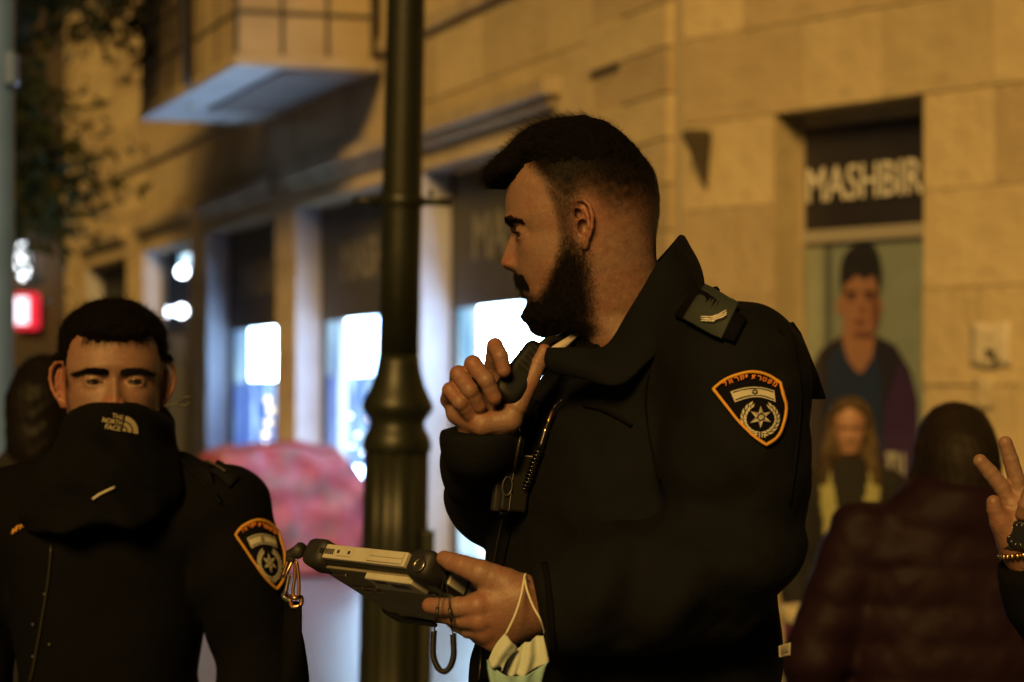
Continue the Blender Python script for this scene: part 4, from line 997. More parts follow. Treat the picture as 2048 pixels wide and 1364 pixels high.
    L = .010 * rng.uniform(.35, 1.5, len(a)) ** 1.2 * (1 - .5 * sst(1180, 1280, a)) * (1 - .40 * sst(1120, 1010, a)); strands("strands", P, grow(P - N * .002, N * .6, D, L, .3, .0012, rng), .00013, M_HAIR, hair)
    cen = v[q].mean(1)
    hqm = np.zeros(len(q), bool); hqm[:len(hq)] = True; A, B, C_ = canon(cen, fr)
    wt = np.where(hqm, np.clip(np.maximum(fade, nape)[q[:, 0]] * (1 - np.clip(earm[q[:, 0]] * 2, 0, 1)), 0, 1) ** 1.3 + .35 * side[q[:, 0]], 0) + 1e-9
    P, N = sample(v, q, wt, 42000, rng); D = np.tile(np.array((.15, 0, -.5)), (len(P), 1)) + rng.normal(0, .3, (len(P), 3)); _, b, _ = canon(P, fr)
    strands("cropped_hair", P, grow(P, N * .6, D * .7, .0020 + .0065 * sst(390, 325, b) * rng.uniform(.5, 1, len(P)), .2, .0, rng, 3), .00008, M_HAIR, man)
    # ---- beard
    def beardF(P):
        qh = w2h(P, fr); a, b = 1165 - HS * qh[:, 0], 640 - HS * qh[:, 2]; base = head_sdf(qh, earang=24, eyes=False); sl = np.abs(qh[:, 1]) * HS
        line = np.interp(a, [1025, 1045, 1060, 1085, 1110, 1130, 1150, 1165, 1180], [600, 600, 602, 604, 596, 588, 584, 592, 615])     # upper edge of the beard
        back = np.interp(b, [470, 520, 560, 600, 640, 680], [1150, 1164, 1172, 1176, 1172, 1160])
        line = line + 8 * wob(qh, 160, 2.)
        reg = sst(-4, 60, b - line) * sst(4, -50, a - back)
        th = -.003 + reg * (.007 + .009 * sst(560, 640, b) * sst(1140, 1070, a))
        F = base - th
        F = smin(F, ell(qh, ((1165 - 1092) / HS, 0, (640 - 636) / HS), (.024, .036, .023)), .014)
        F += .0018 * wob(qh, 260) + .0013 * wob(qh, 520, 3.)
        mouth = ell(qh, ((1165 - 1042) / HS, 0, (640 - 577) / HS), (.012, .022, .0045)); F = smax(F, -mouth, .002)
        return F
    lo, hi = hbox((-.03, -.1, -.05), (.12, .1, .11), fr)
    cv, cq = surfnet(beardF, lo, hi, .0024); beard = obj_np("beard", cv, cq, M_HAIRCORE, man)
    P, N = sample(cv, cq, np.ones(len(cq)), 14000, rng); a, b, c_ = canon(P, fr)
    ok = head_sdf(w2h(P, fr), earang=24, eyes=False) > .0006; P, N, a, b = P[ok], N[ok], a[ok], b[ok]
    D = np.stack([-.25 + 0 * a, 0 * a, -.55 + 0 * a], 1) + rng.normal(0, .35, (len(P), 3)); L = rng.uniform(.4, 1.2, len(a)) * (.0035 + .0055 * sst(560, 640, b))
    strands("strands", P, grow(P - N * .0015, N, D, L, .3, .0011, rng, 7, 1.6), .00011, M_HAIR, beard)
    bw = np.where(hqm, bsoft[q[:, 0]] + .4 * side[q[:, 0]], 0) + 1e-9
    P, N = sample(v, q, bw ** 1.4, 20000, rng); D = np.tile(np.array((-.1, 0, -.7)), (len(P), 1)) + rng.normal(0, .35, (len(P), 3)); strands("stubble", P, grow(P, N * .6, D * .6, rng.uniform(.002, .0085, len(P)), .2, .0009, rng, 5), .00011, M_HAIR, beard)
    mw = np.where(hqm & (B > 546 + .10 * np.abs(C_)) & (B < 566 + .30 * np.abs(C_)) & (np.abs(C_) < 50) & (A < 1085), 1., 0) + 1e-12
    P, N = sample(v, q, mw, 2400, rng); _, _, c_ = canon(P, fr); D = np.stack([.10 + 0 * c_, -np.sign(c_) * .45, -.75 + 0 * c_], 1) + rng.normal(0, .22, (len(P), 3)); strands("moustache", P, grow(P, N * .45, D * .8, rng.uniform(.004, .009, len(P)), .3, .0004, rng, 5), .0001, M_HAIR, beard)
    # brows, lashes
    for sg in (1, -1):
        A_, B_, C2 = canon(cen, fr); sl = C2 * sg
        bl = np.interp(sl, [14, 30, 60, 92], [449, 446, 442, 452]); th = np.interp(sl, [12, 20, 60, 95], [6, 8, 7, 3])
        wt = np.where(hqm & (np.abs(B_ - bl) < th) & (sl > 13) & (sl < 82) & (A_ < 1064), 1., 0) + 1e-12
        P, N = sample(v, q, wt, 2000, rng); D = np.stack([.15 + 0 * P[:, 0], -sg * .75 + 0 * P[:, 0], .1 + 0 * P[:, 0]], 1) + rng.normal(0, .15, (len(P), 3))
        strands("eyebrow", P, grow(P, N * .22, D * .8, rng.uniform(.003, .0065, len(P)), .3, .0002, rng, 4), .00016, M_HAIR, man)
        t = np.linspace(-1, 1, 90); e0 = np.stack([(1165 - 1053) / HS + .0132 * np.sqrt(np.clip(1 - (t * .85) ** 2 * .7, 0, 1)) * .97, sg * (51 / HS) + t * .0125, (640 - 469) / HS + .0022 * (1 - t * t) - .001], 1)
        P = h2w(e0, fr); D = (fr[0] @ np.stack([.9 + 0 * t, t * .6, -.25 + 0 * t])).T; strands("eyelash", P, grow(P, D, np.tile((0, 0, .35), (90, 1)), np.full(90, .0075), .2, 0, rng, 4), .00012, M_HAIR, man)

    # ---- jacket
    cuff_l, dl = W(1072, 1215, y1 + .006), W(1065, 1215, y1) - W(1465, 1145, 2.72)
    cuff_r, dr = W(962, 862, y0 + .035), np.array((0, -.12, 1.0))
    keys = [(CAMZ + (HORIZON - py) / 1639, (cxp - CX) / 1639, 2.95, a, b) for py, cxp, a, b in ((655, 1300, .080, .13), (700, 1302, .100, .18), (760, 1316, .128, .195), (850, 1302, .155, .20), (1000, 1278, .163, .20), (1200, 1255, .168, .20), (1364, 1250, .172, .205), (1480, 1252, .175, .21))]
    def JF(P):
        T = torso_sdf(P, keys, 70); T = smin(T, rcone(P, W(1345, 668, 2.86), W(1475, 752, 2.76), .058, .082), .04); T = smin(T, rcone(P, W(1300, 700, 3.0), W(1250, 790, 3.12), .068, .078), .04)
        la = chain(P, [(W(1475, 752, 2.76), .083), (W(1478, 930, 2.735), .082), (W(1450, 1115, 2.72), .076)], .02)
        la = smin(la, chain(P, [(W(1448, 1122, 2.72), .077), (W(1330, 1165, 2.70), .074), (W(1200, 1195, y1), .064), (W(1040, 1220, y1 + .006), .054)], .02), .018)
        fo = P @ np.array((.6, .3, -.75), np.float32); la += .0075 * np.sin(fo * 55 + 2.2 * np.sin(P[:, 0] * 19 + P[:, 2] * 8)) * np.exp(-((P[:, 2] - 1.31) / .13) ** 2) + .006 * wob(P, 21) + .003 * wob(P, 48, 5.)
        la = cutplane(la, P, cuff_l, dl)
        ra = chain(P, [(W(1250, 795, 3.12), .080), (W(1115, 945, 3.1), .070), (W(992, 993, 3.05), .060)], .02)
        ra = smin(ra, chain(P, [(W(992, 990, 3.05), .060), (W(970, 935, 2.93), .050), (W(962, 885, y0 + .045), .044), (W(960, 800, y0 + .03), .044)], .02), .02); ra = cutplane(ra + .003 * wob(P, 30), P, cuff_r, dr)
        T = T + .006 * wob(P, 14) + .0025 * wob(P, 40, 1.) + .005 * np.sin(P[:, 2] * 38 + 3 * np.sin(P[:, 0] * 14)) * sst(1.42, 1.2, P[:, 2])
        F = smin(smin(T, la, .016), ra, .016)
        nk = chain(P, [(W(1255, 560, 2.90), .072), (W(1235, 690, 2.90), .066)], 0); return smax(F, -nk, .008)
    v2, q2 = surfnet(JF, (-.2, 2.5, 1.02), (.45, 3.4, 1.68), .0062); v2 = relax(v2, q2, 1, .4)
    jk = obj_np("jacket", v2, q2, M_BLACK, man)
    hit = caster([jk])
    # collar: open stand-up band round the neck
    st = [((1100, 742, 2.79), (1094, 694, 2.79)), ((1165, 758, 2.765), (1155, 694, 2.775)), ((1240, 772, 2.745), (1212, 690, 2.785)), ((1300, 722, 2.75), (1262, 612, 2.805)), ((1372, 655, 2.79), (1312, 530, 2.835)),
          ((1404, 612, 2.85), (1348, 484, 2.875)), ((1402, 600, 2.93), (1362, 470, 2.935)), ((1392, 605, 3.01), (1352, 476, 2.99)), ((1350, 630, 3.06), (1290, 545, 3.04)), ((1250, 690, 3.06), (1200, 625, 3.03)), ((1165, 722, 2.99), (1128, 664, 2.97)), ((1112, 738, 2.92), (1098, 690, 2.91))]
    bt = catmull([W(*s[0]) for s in st], 5); tp = catmull([W(*s[1]) for s in st], 5); cen_ = W(1255, 640, 2.915); n = len(bt); K = 7; vs, fs = [], []
    for i in range(n):
        for k in range(K):
            t = k / (K - 1); p = bt[i] * (1 - t) + tp[i] * t; o_ = p - cen_; o_[2] *= .25; o_ /= np.linalg.norm(o_); p = p + o_ * (.008 * math.sin(math.pi * min(t * 1.12, 1)) + .002 * math.sin(i * .9))
            vs.append(p)
    for i in range(n - 1):
        for k in range(K - 1): fs.append((i * K + k, (i + 1) * K + k, (i + 1) * K + k + 1, i * K + k + 1))
    cl = obj("collar", vs, fs, M_BLACK, man, True); md = cl.modifiers.new("solid", 'SOLIDIFY'); md.thickness = .006; md.offset = 0; s_ = cl.modifiers.new("sub", 'SUBSURF'); s_.levels = s_.render_levels = 1
    # pale lining of the far collar and a snap
    li = [W(*p) for p in ((1096, 700, 2.86), (1110, 690, 2.86), (1130, 678, 2.87), (1150, 666, 2.88), (1168, 655, 2.885))]; lj = [W(*p) for p in ((1098, 714, 2.855), (1114, 706, 2.855), (1134, 692, 2.865), (1152, 676, 2.875), (1166, 662, 2.88))]
    o = obj("collar_lining", li + lj, [(i, i + 1, i + 6, i + 5) for i in range(4)], mat("pale_lining", (.5, .42, .38), .8), man, True); solidify(o, .003)
    uv, uq = surfnet(lambda P: smax(smax(rcone(P, W(1262, 600, 2.92), W(1268, 860, 2.93), .070, .105), -rcone(P, W(1255, 560, 2.915), W(1248, 690, 2.915), .064, .062), .004), (P - np.asarray(W(1215, 700, 2.92), np.float32)) @ np.array((.45, 0, .9), np.float32), .004), (-.0, 2.75, 1.40), (.32, 3.1, 1.66), .006)
    obj_np("undershirt", uv, uq, M_BLACK2, man)
    # chest seams, zip flap, pocket flap
    def seam(name, line, w, m, off=.0015): p, f = strip2d(dense([tuple(x) for x in catmull(line, 5)], 9), w); return decal(name, hit, p, f, m, man, off, .003)
    seam("zip_flap", [(1072, 800), (1052, 860), (1038, 930), (1026, 1010), (1010, 1090), (985, 1220), (975, 1360)], 16, M_BLACK2, .003)
    seam("zip", [(1058, 800), (1040, 860), (1025, 940), (1014, 1010), (1000, 1090), (975, 1230), (962, 1360)], 4, mat("zip_teeth", (.04, .034, .025), .35, metal=.6), .003)
    seam("pocket_flap", [(1170, 812), (1200, 818), (1232, 832), (1265, 852)], 7, M_BLACK2, .003)
    seam("yoke_seam", [(1300, 740), (1292, 800), (1300, 880), (1322, 960)], 3, M_BLACK2, .001)
    seam("sleeve_seam", [(1585, 690), (1600, 790), (1592, 900), (1578, 1010)], 3, M_BLACK2, .001)
    cfp, cff = strip2d(dense([(1090, 1128), (1098, 1180), (1104, 1240), (1106, 1300)], 8), 12); decal("cuff_tab", hit, cfp, cff, M_BLACK2, man, .002, .003)
    # epaulette with rank slide
    ep, ef = strip2d(dense([(1372, 612), (1410, 632), (1446, 650), (1480, 668)], 8), [64, 64, 63, 62, 62, 60, 60, 58, 58, 56, 56, 54, 54, 52, 52, 50, 50, 50, 48][:len(dense([(1372, 612), (1410, 632), (1446, 650), (1480, 668)], 8))])
    e_ = decal("epaulette", hit, ep, ef, M_BLACK2, man, .006, .006)
    rs = dense([(1392, 621), (1425, 637), (1462, 655)], 7); p, f = strip2d(rs, 72); decal("rank_slide", hit, p, f, M_TEAL, e_, .0115, .003)
    for o_ in (-3.2, 0, 3.2):
        p, f = strip2d(dense([(1411, 656 + o_), (1432, 655 + o_), (1456, 643 + o_)], 5), 1.5); decal("chevron", hit, p, f, M_WHITE, e_, .0142, .001)
    hv_ = [V(1412, 586, 2.83), V(1425, 586, 2.828), V(1432, 580, 2.828), V(1437, 576, 2.828)]; tubeobj("epaulette_button", hv_, [.006, .006, .005, .003], M_BLACK2, e_)
    # loose flap behind the shoulder
    fo_ = [(1562, 651), (1583, 647), (1598, 668), (1615, 710), (1631, 748), (1648, 798)]; fi_ = [(1560, 656), (1570, 678), (1580, 696), (1593, 722), (1605, 752), (1612, 797)]
    ft = [V(x, y, 2.765) for x, y in fo_] + [V(x, y, 2.70 + .006 * i) for i, (x, y) in enumerate(fi_)]
    o = obj("shoulder_flap", ft, [(i, i + 1, i + 7, i + 6) for i in range(5)], M_BLACK2, man, True); md = o.modifiers.new("solid", 'SOLIDIFY'); md.thickness = .006; md.offset = 0
    police_patch(hit, lambda x, y: (x, y), man)
    # belt label and clip at the hem
    lb = [V(1558, 1292, 2.62), V(1581, 1285, 2.63), V(1580, 1310, 2.63), V(1559, 1314, 2.62)]; o = obj("fabric_label", lb, [(0, 1, 2, 3)], M_CREAM, man); solidify(o, .001)
    for k in range(5): obj("label_print", [V(1561 + a, 1294 + 3 * k - a * .27 + b, 2.618) for a, b in ((0, 0), (15, 0), (15, 1.1), (0, 1.1))], [(0, 1, 2, 3)], M_PLASTIC, o)
    for k in range(3): obj("label_mark", [V(1562 + 5 * k + a, 1309.5 - k * 1.4 + b, 2.618) for a, b in ((0, 0), (3, -.8), (3.4, -4), (.4, -3.4))], [(0, 1, 2, 3)], M_PLASTIC, o)
    legs(man, keys[0][1], 2.95, .98, 70)
    return man, jk, hit
officer, officer_jacket, hitA = build_officer_profile()
# ================================================================== THINGS THE PROFILE OFFICER HOLDS AND WEARS
def rounded_block(name, o, ex, ey, ez, hx, hy, hz, m, parent, bev=.004, seg=3):
    """box centred at o with axes ex, ey, ez (unit) and half sizes"""
    bm = bmesh.new(); o = Vector(o); ex, ey, ez = (Vector(e) for e in (ex, ey, ez))
    hexa(bm, [o + ex * hx * a + ey * hy * b + ez * hz * c for c in (-1, 1) for a, b in ((-1, -1), (1, -1), (1, 1), (-1, 1))])
    bmesh.ops.recalc_face_normals(bm, faces=bm.faces); ob = bmobj(name, bm, m, parent, True)
    b = ob.modifiers.new("bevel", 'BEVEL'); b.width = bev; b.segments = seg
    ob.data.set_sharp_from_angle(angle=math.radians(40)) if hasattr(ob.data, "set_sharp_from_angle") else None
    return ob

def build_tablet():
    n2 = Vector(W(846, 1150, 2.715)); N1 = Vector(W(606, 1122, 2.88)); w = N1 - n2             # lower near edge, from the near right corner to the left corner
    d = Vector(W(1036, 1268, 2.80)) - n2; d = d - w * (d.dot(w) / w.length_squared)            # across the tablet
    ex, ey = w.normalized(), d.normalized(); ez = ex.cross(ey); ez = ez if ez.z > 0 else -ez
    Lw, Ld, T = w.length, .168, .030
    c = n2 + ex * Lw / 2 + ey * Ld / 2 + ez * T / 2
    tb = tag(empty("tablet_computer", tuple(c)), "rugged grey and black tablet computer held flat, seen from below", "tablet")
    def blk(name, u0, u1, v0, v1, h0, h1, m, bev=.001, par=None):
        o = rounded_block(name, n2 + ex * (u0 + u1) / 2 + ey * (v0 + v1) / 2 + ez * (h0 + h1) / 2 - c, ex, ey, ez, (u1 - u0) / 2, (v1 - v0) / 2, (h1 - h0) / 2, m, par or tb, bev); return o
    blk("case", .004, Lw - .004, .004, Ld - .004, .003, T - .004, M_RUBBER, .004)
    blk("screen", .016, Lw - .016, .016, Ld - .016, T - .0055, T - .002, mat("tablet_screen", (.01, .01, .012), .1), .001)
    blk("back_plate", .012, Lw - .012, .012, Ld - .012, -.0005, .004, M_UNDER, .0015)
    blk("back_step", .03, Lw * .62, .05, Ld - .03, -.004, -.0006, M_UNDER, .001)
    for u in (0, Lw):
        for v in (0, Ld):                                        # rubber corner bumpers
            uu = (-.005, .034) if u == 0 else (Lw - .034, Lw + .005); vv = (-.005, .034) if v == 0 else (Ld - .034, Ld + .005)
            blk("corner_bumper", uu[0], uu[1], vv[0], vv[1], -.003, T + .002, M_RUBBER, .010)
    near = blk("side_panel", .036, Lw - .036, -.0035, .004, .006, T - .006, M_GREYCASE, .0012)
    blk("port_cover", .040, Lw * .46, -.0055, -.0036, .008, T - .008, M_GREYCASE, .0008, near)
    blk("port_cover", .040, Lw * .44, -.0068, -.0056, .014, T - .0135, M_GREYCASE, .0004, near)
    fr_ = blk("port_frame", Lw * .60, Lw * .72, -.0048, -.0036, .010, T - .008, M_GREYCASE, .0006, near)
    for u in (Lw * .61, Lw * .70): blk("port", u, u + .004, -.0056, -.0049, .013, T - .013, M_PLASTIC, .0003, near)
    for k in range(11): blk("vent", Lw * .755 + k * .0035, Lw * .755 + k * .0035 + .0018, -.0045, -.0036, .011, T - .012, M_PLASTIC, .0002, near)
    rp = blk("side_panel", -.0035, .004, .036, Ld - .036, .006, T - .006, M_GREYCASE, .0012)
    blk("port_cover", -.005, -.0036, .062, .064, .005, T - .005, M_PLASTIC, .0003, rp); blk("latch", -.007, -.0036, Ld - .075, Ld - .045, .004, T - .008, M_RUBBER, .003, rp)
    lat = blk("battery_latch", .030, .115, .012, .042, -.008, .001, M_GREYCASE, .002); blk("latch_slot", .045, .075, .020, .030, -.0086, -.0081, M_PLASTIC, .0003, lat); blk("latch_slot", .08, .1, .016, .022, -.0086, -.0081, M_PLASTIC, .0003, lat)
    for u, v, l in ((Lw * .80, .024, .026), (Lw * .83, .060, .022), (Lw * .70, .058, .020), (Lw * .62, .066, .03), (Lw * .78, .07, .012)): blk("catch", u - l / 2, u + l / 2, v, v + .003, -.0030, -.0006, M_STEEL, .0004)
    blk("rubber_foot", Lw * .60, Lw * .86, Ld - .022, Ld - .010, -.006, -.0005, M_RUBBER, .003)
    ci = n2 + ex * .006 + ey * .0 + ez * .004 - c
    cir = [ci - ey * .006 + (ex * math.cos(a) * .008 + ez * (math.sin(a) * .008 + .006)) for a in [2 * math.pi * k / 20 for k in range(20)]]; tubeobj("stylus_loop", cir, .0011, M_STEEL, tb, 6, True)
    # coiled stylus tether
    Yc = 2.69; path = catmull([W(868, 1262, Yc), W(866, 1290, Yc), W(867, 1315, Yc), W(877, 1337, Yc), W(890, 1343, Yc - .003), (W(901, 1332, Yc)), W(907, 1312, Yc), W(907, 1290, Yc), W(906, 1268, Yc)], 14)
    seg = np.linalg.norm(np.diff(path, axis=0), axis=1); s = np.concatenate([[0], np.cumsum(seg)]); turns = 58; ss = np.linspace(0, s[-1], turns * 9)
    pc = np.stack([np.interp(ss, s, path[:, k]) for k in range(3)], 1); tg = np.gradient(pc, axis=0); tg /= np.linalg.norm(tg, axis=1)[:, None]; b1 = np.tile(np.array((0, 1., 0)), (len(ss), 1)); b2 = np.cross(tg, b1); ph = np.linspace(0, 2 * math.pi * turns, len(ss))
    hel = pc + .0030 * (b1 * np.cos(ph)[:, None] + b2 * np.sin(ph)[:, None]) - np.array(c); tubeobj("coiled_tether", list(hel), .0009, M_PLASTIC, tb, 5)
    for ln in ([(868, 1262, Yc), (869, 1256, Yc), (873, 1238, 2.682), (878, 1205, 2.68), (884, 1175, 2.69), (889, 1150, 2.70)], [(906, 1268, Yc), (904, 1258, Yc), (902, 1235, 2.682), (898, 1205, 2.68), (894, 1175, 2.69), (891, 1150, 2.70)]):
        tubeobj("tether_lead", list(catmull([W(*p) for p in ln], 5) - np.array(c)), .0008, M_PLASTIC, tb, 6)
    for ln in ([(871, 1243, 2.681), (876, 1214, 2.679)], [(903, 1243, 2.681), (899, 1216, 2.679)]): tubeobj("tether_sleeve", [Vector(W(*p)) - c for p in ln], .0019, M_PLASTIC, tb, 8)
    # carrying strap with its metal clips at the far left corner
    Ys = 2.90
    lug = [(603, 1098, Ys - .01), (592, 1106, Ys), (578, 1110, Ys), (577, 1116, Ys), (588, 1122, Ys)]; tubeobj("strap_lug", [Vector(W(*p)) - c for p in lug], [.009, .008, .006, .005, .006], M_RUBBER, tb, 10)
    def wire(name, pts, r, m, cl=False): tubeobj(name, list(catmull([W(*p) for p in pts], 6) - np.array(c)), r, m, tb, 8, cl)
    wire("strap_ring", [(580, 1114, Ys), (572, 1132, Ys), (566, 1152, Ys), (573, 1146, Ys - .006), (584, 1124, Ys - .004)], .0022, M_COPPER)
    wire("strap_clip", [(590, 1120, Ys), (590, 1150, Ys), (586, 1185, Ys), (594, 1196, Ys), (598, 1180, Ys), (597, 1150, Ys), (593, 1122, Ys)], .0022, M_COPPER)
    wire("strap_clip", [(578, 1150, Ys), (572, 1178, Ys), (566, 1192, Ys + .005), (578, 1200, Ys), (588, 1192, Ys)], .0026, M_STEEL)
    wire("strap_buckle", [(580, 1192, Ys), (590, 1196, Ys - .006), (602, 1194, Ys), (601, 1210, Ys), (584, 1212, Ys), (580, 1192, Ys)], .0030, M_COPPER)
    L_ = [(572, 1200), (566, 1260), (562, 1330), (560, 1420), (560, 1500)]; R_ = [(601, 1204), (602, 1245), (609, 1300), (618, 1372), (622, 1500)]
    vs = []; n = 16; Lc, Rc = catmull(L_, 4), catmull(R_, 4)
    for i in range(len(Lc)):
        for k in range(5): t = k / 4; p = Lc[i] * (1 - t) + Rc[i] * t; vs.append(Vector(W(p[0], p[1], Ys + .012 * math.sin(3 * t + i * .4))) - c)
    o = obj("strap", vs, [(i * 5 + k, i * 5 + k + 1, i * 5 + k + 6, i * 5 + k + 5) for i in range(len(Lc) - 1) for k in range(4)], M_BLACK2, tb, True); solidify(o, .004)
    return tb
build_tablet()

# handheld speaker microphone
mc = tag(empty("speaker_microphone", tuple(W(1048, 745, 2.82))), "black handheld speaker microphone gripped below the beard", "microphone"); o_ = W(1048, 745, 2.82)
def micF(P):
    a, b = W(1012, 790, 2.812), W(1078, 706, 2.835); ax = b - a; L = np.linalg.norm(ax); ax = ax / L; side = np.array((ax[2], 0, -ax[0])); dp = np.cross(ax, side)
    q = P - (a + b) / 2; u, v_, w_ = q @ ax, q @ side, q @ dp
    F = smax(smax(np.abs(u) - L / 2 - .008, np.abs(v_) - .018 + .04 * np.abs(u) * (u < 0), .012), np.abs(w_) - .0135, .010); F += .0004 * (np.sin(u * 900) > .4) * (np.abs(v_) < .010) * (w_ < 0) * (u > 0)
    return F
v, q = surfnet(micF, *bounds([W(1000, 810, 2.81), W(1095, 690, 2.84)], .035), .0018); obj_np("housing", v - o_, q, mat("microphone_case", (.004, .004, .004), .55, spec=.25), mc)
cab = catmull([W(1076, 704, 2.84), W(1092, 686, 2.86), W(1112, 680, 2.88), W(1140, 690, 2.89), W(1165, 730, 2.87)], 6); tubeobj("cable", list(cab - o_), .006, M_RUBBER, mc)
rounded_block("clip", W(1070, 722, 2.845) - o_, (.62, 0, .78), (.78, 0, -.62), (0, 1, 0), .018, .010, .004, M_PLASTIC, mc, .002)

# body camera on the chest and its coiled cord
p, n_ = hitA(1034, 965); cpos = Vector(W(1028, 966, p.y - .030)); bc = tag(empty("body_camera", tuple(cpos)), "black box body camera with a round lens clipped beside the jacket zip", "camera")
ez = Vector((.12, 0, 1)).normalized(); ex = Vector((1, .35, -.12)).normalized(); ey = ez.cross(ex)
rounded_block("housing", (0, 0, 0), ex, ey, ez, .017, .010, .034, mat("camera_case", (.014, .013, .010), .35), bc, .004)
rounded_block("edge_trim", ex * -.006 - ey * .0085, ex, ey, ez, .0006, .003, .033, M_STEEL, bc, .0005); rounded_block("edge_trim", ez * .0335 - ey * .004 + ex * .004, ex, ey, ez, .012, .006, .0006, M_GREYCASE, bc, .0004)
rounded_block("clip_plate", ex * -.017 + ey * .004, ex, ey, ez, .006, .006, .036, M_RUBBER, bc, .003)
lc = ex * -.012 - ez * .004 - ey * .012
tubeobj("lens_ring", [lc + (ex * math.cos(a) * .006 + ez * math.sin(a) * .011) for a in [2 * math.pi * k / 24 for k in range(24)]], .0011, mat("lens_rim", (.05, .047, .04), .4), bc, 6, True)
obj("lens", [lc + ey * .001 + (ex * math.cos(a) * .006 + ez * math.sin(a) * .011) for a in [2 * math.pi * k / 24 for k in range(24)]], [tuple(range(24))], mat("lens_glass", (.008, .008, .01), .05), bc)
def surfpath(pts, off):
    out = []
    for x, y in dense(pts, 8): pp_, nn_ = hitA(x, y); out.append(np.array(pp_ + nn_ * off))
    return np.array(out)
path = surfpath([(1136, 808), (1120, 822), (1108, 850), (1098, 880), (1090, 905), (1080, 930), (1072, 960), (1058, 990), (1045, 1015), (1028, 1026), (1012, 1024)], .009)
kc = tag(empty("coiled_cord", tuple(path[0])), "black coiled security cord hanging beside the chest body camera", "cord"); base = path[0].copy()
seg = np.linalg.norm(np.diff(path, axis=0), axis=1); s = np.concatenate([[0], np.cumsum(seg)])
def along(s0, s1, n): ss = np.linspace(s0 * s[-1], s1 * s[-1], n); return np.stack([np.interp(ss, s, path[:, k]) for k in range(3)], 1)
tubeobj("lead", list(along(0, .36, 20) - base), .0016, M_PLASTIC, kc, 6)
for a_, b_ in ((.10, .19), (.22, .34)): tubeobj("metal_sleeve", list(along(a_, b_, 6) - base + np.array((0, -.002, 0))), .0026, M_STEEL if a_ > .2 else M_COPPER, kc, 8)
pc = along(.36, 1, 26 * 10); ph = np.linspace(0, 2 * math.pi * 26, len(pc)); tg = np.gradient(pc, axis=0); tg /= np.linalg.norm(tg, axis=1)[:, None]; b2 = np.cross(tg, np.array((0, 1., 0)))
tubeobj("coil", list(pc + .0048 * (np.array((0, 1., 0)) * np.cos(ph)[:, None] + b2 * np.sin(ph)[:, None]) - base), .0016, mat("glossy_cord", (.008, .008, .008), .15), kc, 6)

# surgical mask hanging from the wrist
mk = tag(empty("face_mask", tuple(W(1040, 1300, 2.66))), "crumpled pale blue surgical mask dangling from the officer's wrist", "face mask"); mo = W(1040, 1300, 2.66)
def sheet(name, rows, m, sub=5, wav=.003, sd=0.):
    R_ = [catmull([W(*p) for p in r], sub) for r in rows]; R_ = np.array(R_); nr, nc = R_.shape[:2]; C_ = np.stack([catmull(R_[:, j], sub) for j in range(nc)], 1); nr = C_.shape[0]
    for i in range(nr):
        for j in range(nc): C_[i, j] += np.array((0, 1, .3)) * wav * math.sin(i * 1.15 + sd + .35 * math.sin(j * .5))
    vs = [tuple(x - mo) for x in C_.reshape(-1, 3)]; fs = [(i * nc + j, i * nc + j + 1, (i + 1) * nc + j + 1, (i + 1) * nc + j) for i in range(nr - 1) for j in range(nc - 1)]
    o = obj(name, vs, fs, m, mk, True); solidify(o, .0012); return o
sheet("mask_panel", [[(1010, 1266, 2.655), (990, 1292, 2.65), (976, 1322, 2.65)], [(1022, 1282, 2.648), (1003, 1305, 2.643), (984, 1335, 2.643)], [(1034, 1297, 2.655), (1018, 1312, 2.65), (1003, 1335, 2.648)], [(1020, 1306, 2.665), (1005, 1322, 2.66), (1003, 1345, 2.65)]], M_MASK, 4, .0015)
sheet("mask_pleats", [[(1024, 1300, 2.675), (1018, 1322, 2.672), (1008, 1348, 2.668)], [(1045, 1290, 2.664), (1040, 1318, 2.66), (1028, 1352, 2.658)], [(1066, 1278, 2.67), (1066, 1310, 2.664), (1052, 1350, 2.66)], [(1088, 1268, 2.675), (1094, 1296, 2.67), (1098, 1322, 2.668)]], M_MASK, 5, .004, 1.)
sheet("mask_panel", [[(974, 1320, 2.652), (976, 1345, 2.65), (984, 1385, 2.65)], [(992, 1340, 2.646), (994, 1360, 2.646), (1002, 1392, 2.648)], [(1030, 1354, 2.652), (1032, 1368, 2.652), (1034, 1392, 2.654)], [(1066, 1344, 2.658), (1062, 1362, 2.658), (1058, 1388, 2.66)], [(1097, 1322, 2.664), (1090, 1340, 2.664), (1080, 1380, 2.666)]], M_MASKB, 5, .002, 2.)
tubeobj("ear_loop", list(catmull([W(1012, 1268, 2.65), W(1030, 1230, 2.648), W(1042, 1192, 2.655), W(1050, 1150, 2.67), W(1053, 1158, 2.68), W(1051, 1170, 2.69)], 6) - mo), .0013, M_STRING, mk, 6)
tubeobj("ear_loop", list(catmull([W(1050, 1160, 2.66), W(1054, 1180, 2.648), W(1066, 1212, 2.642), W(1080, 1238, 2.640), W(1090, 1268, 2.66)], 6) - mo), .0013, M_STRING, mk, 6)

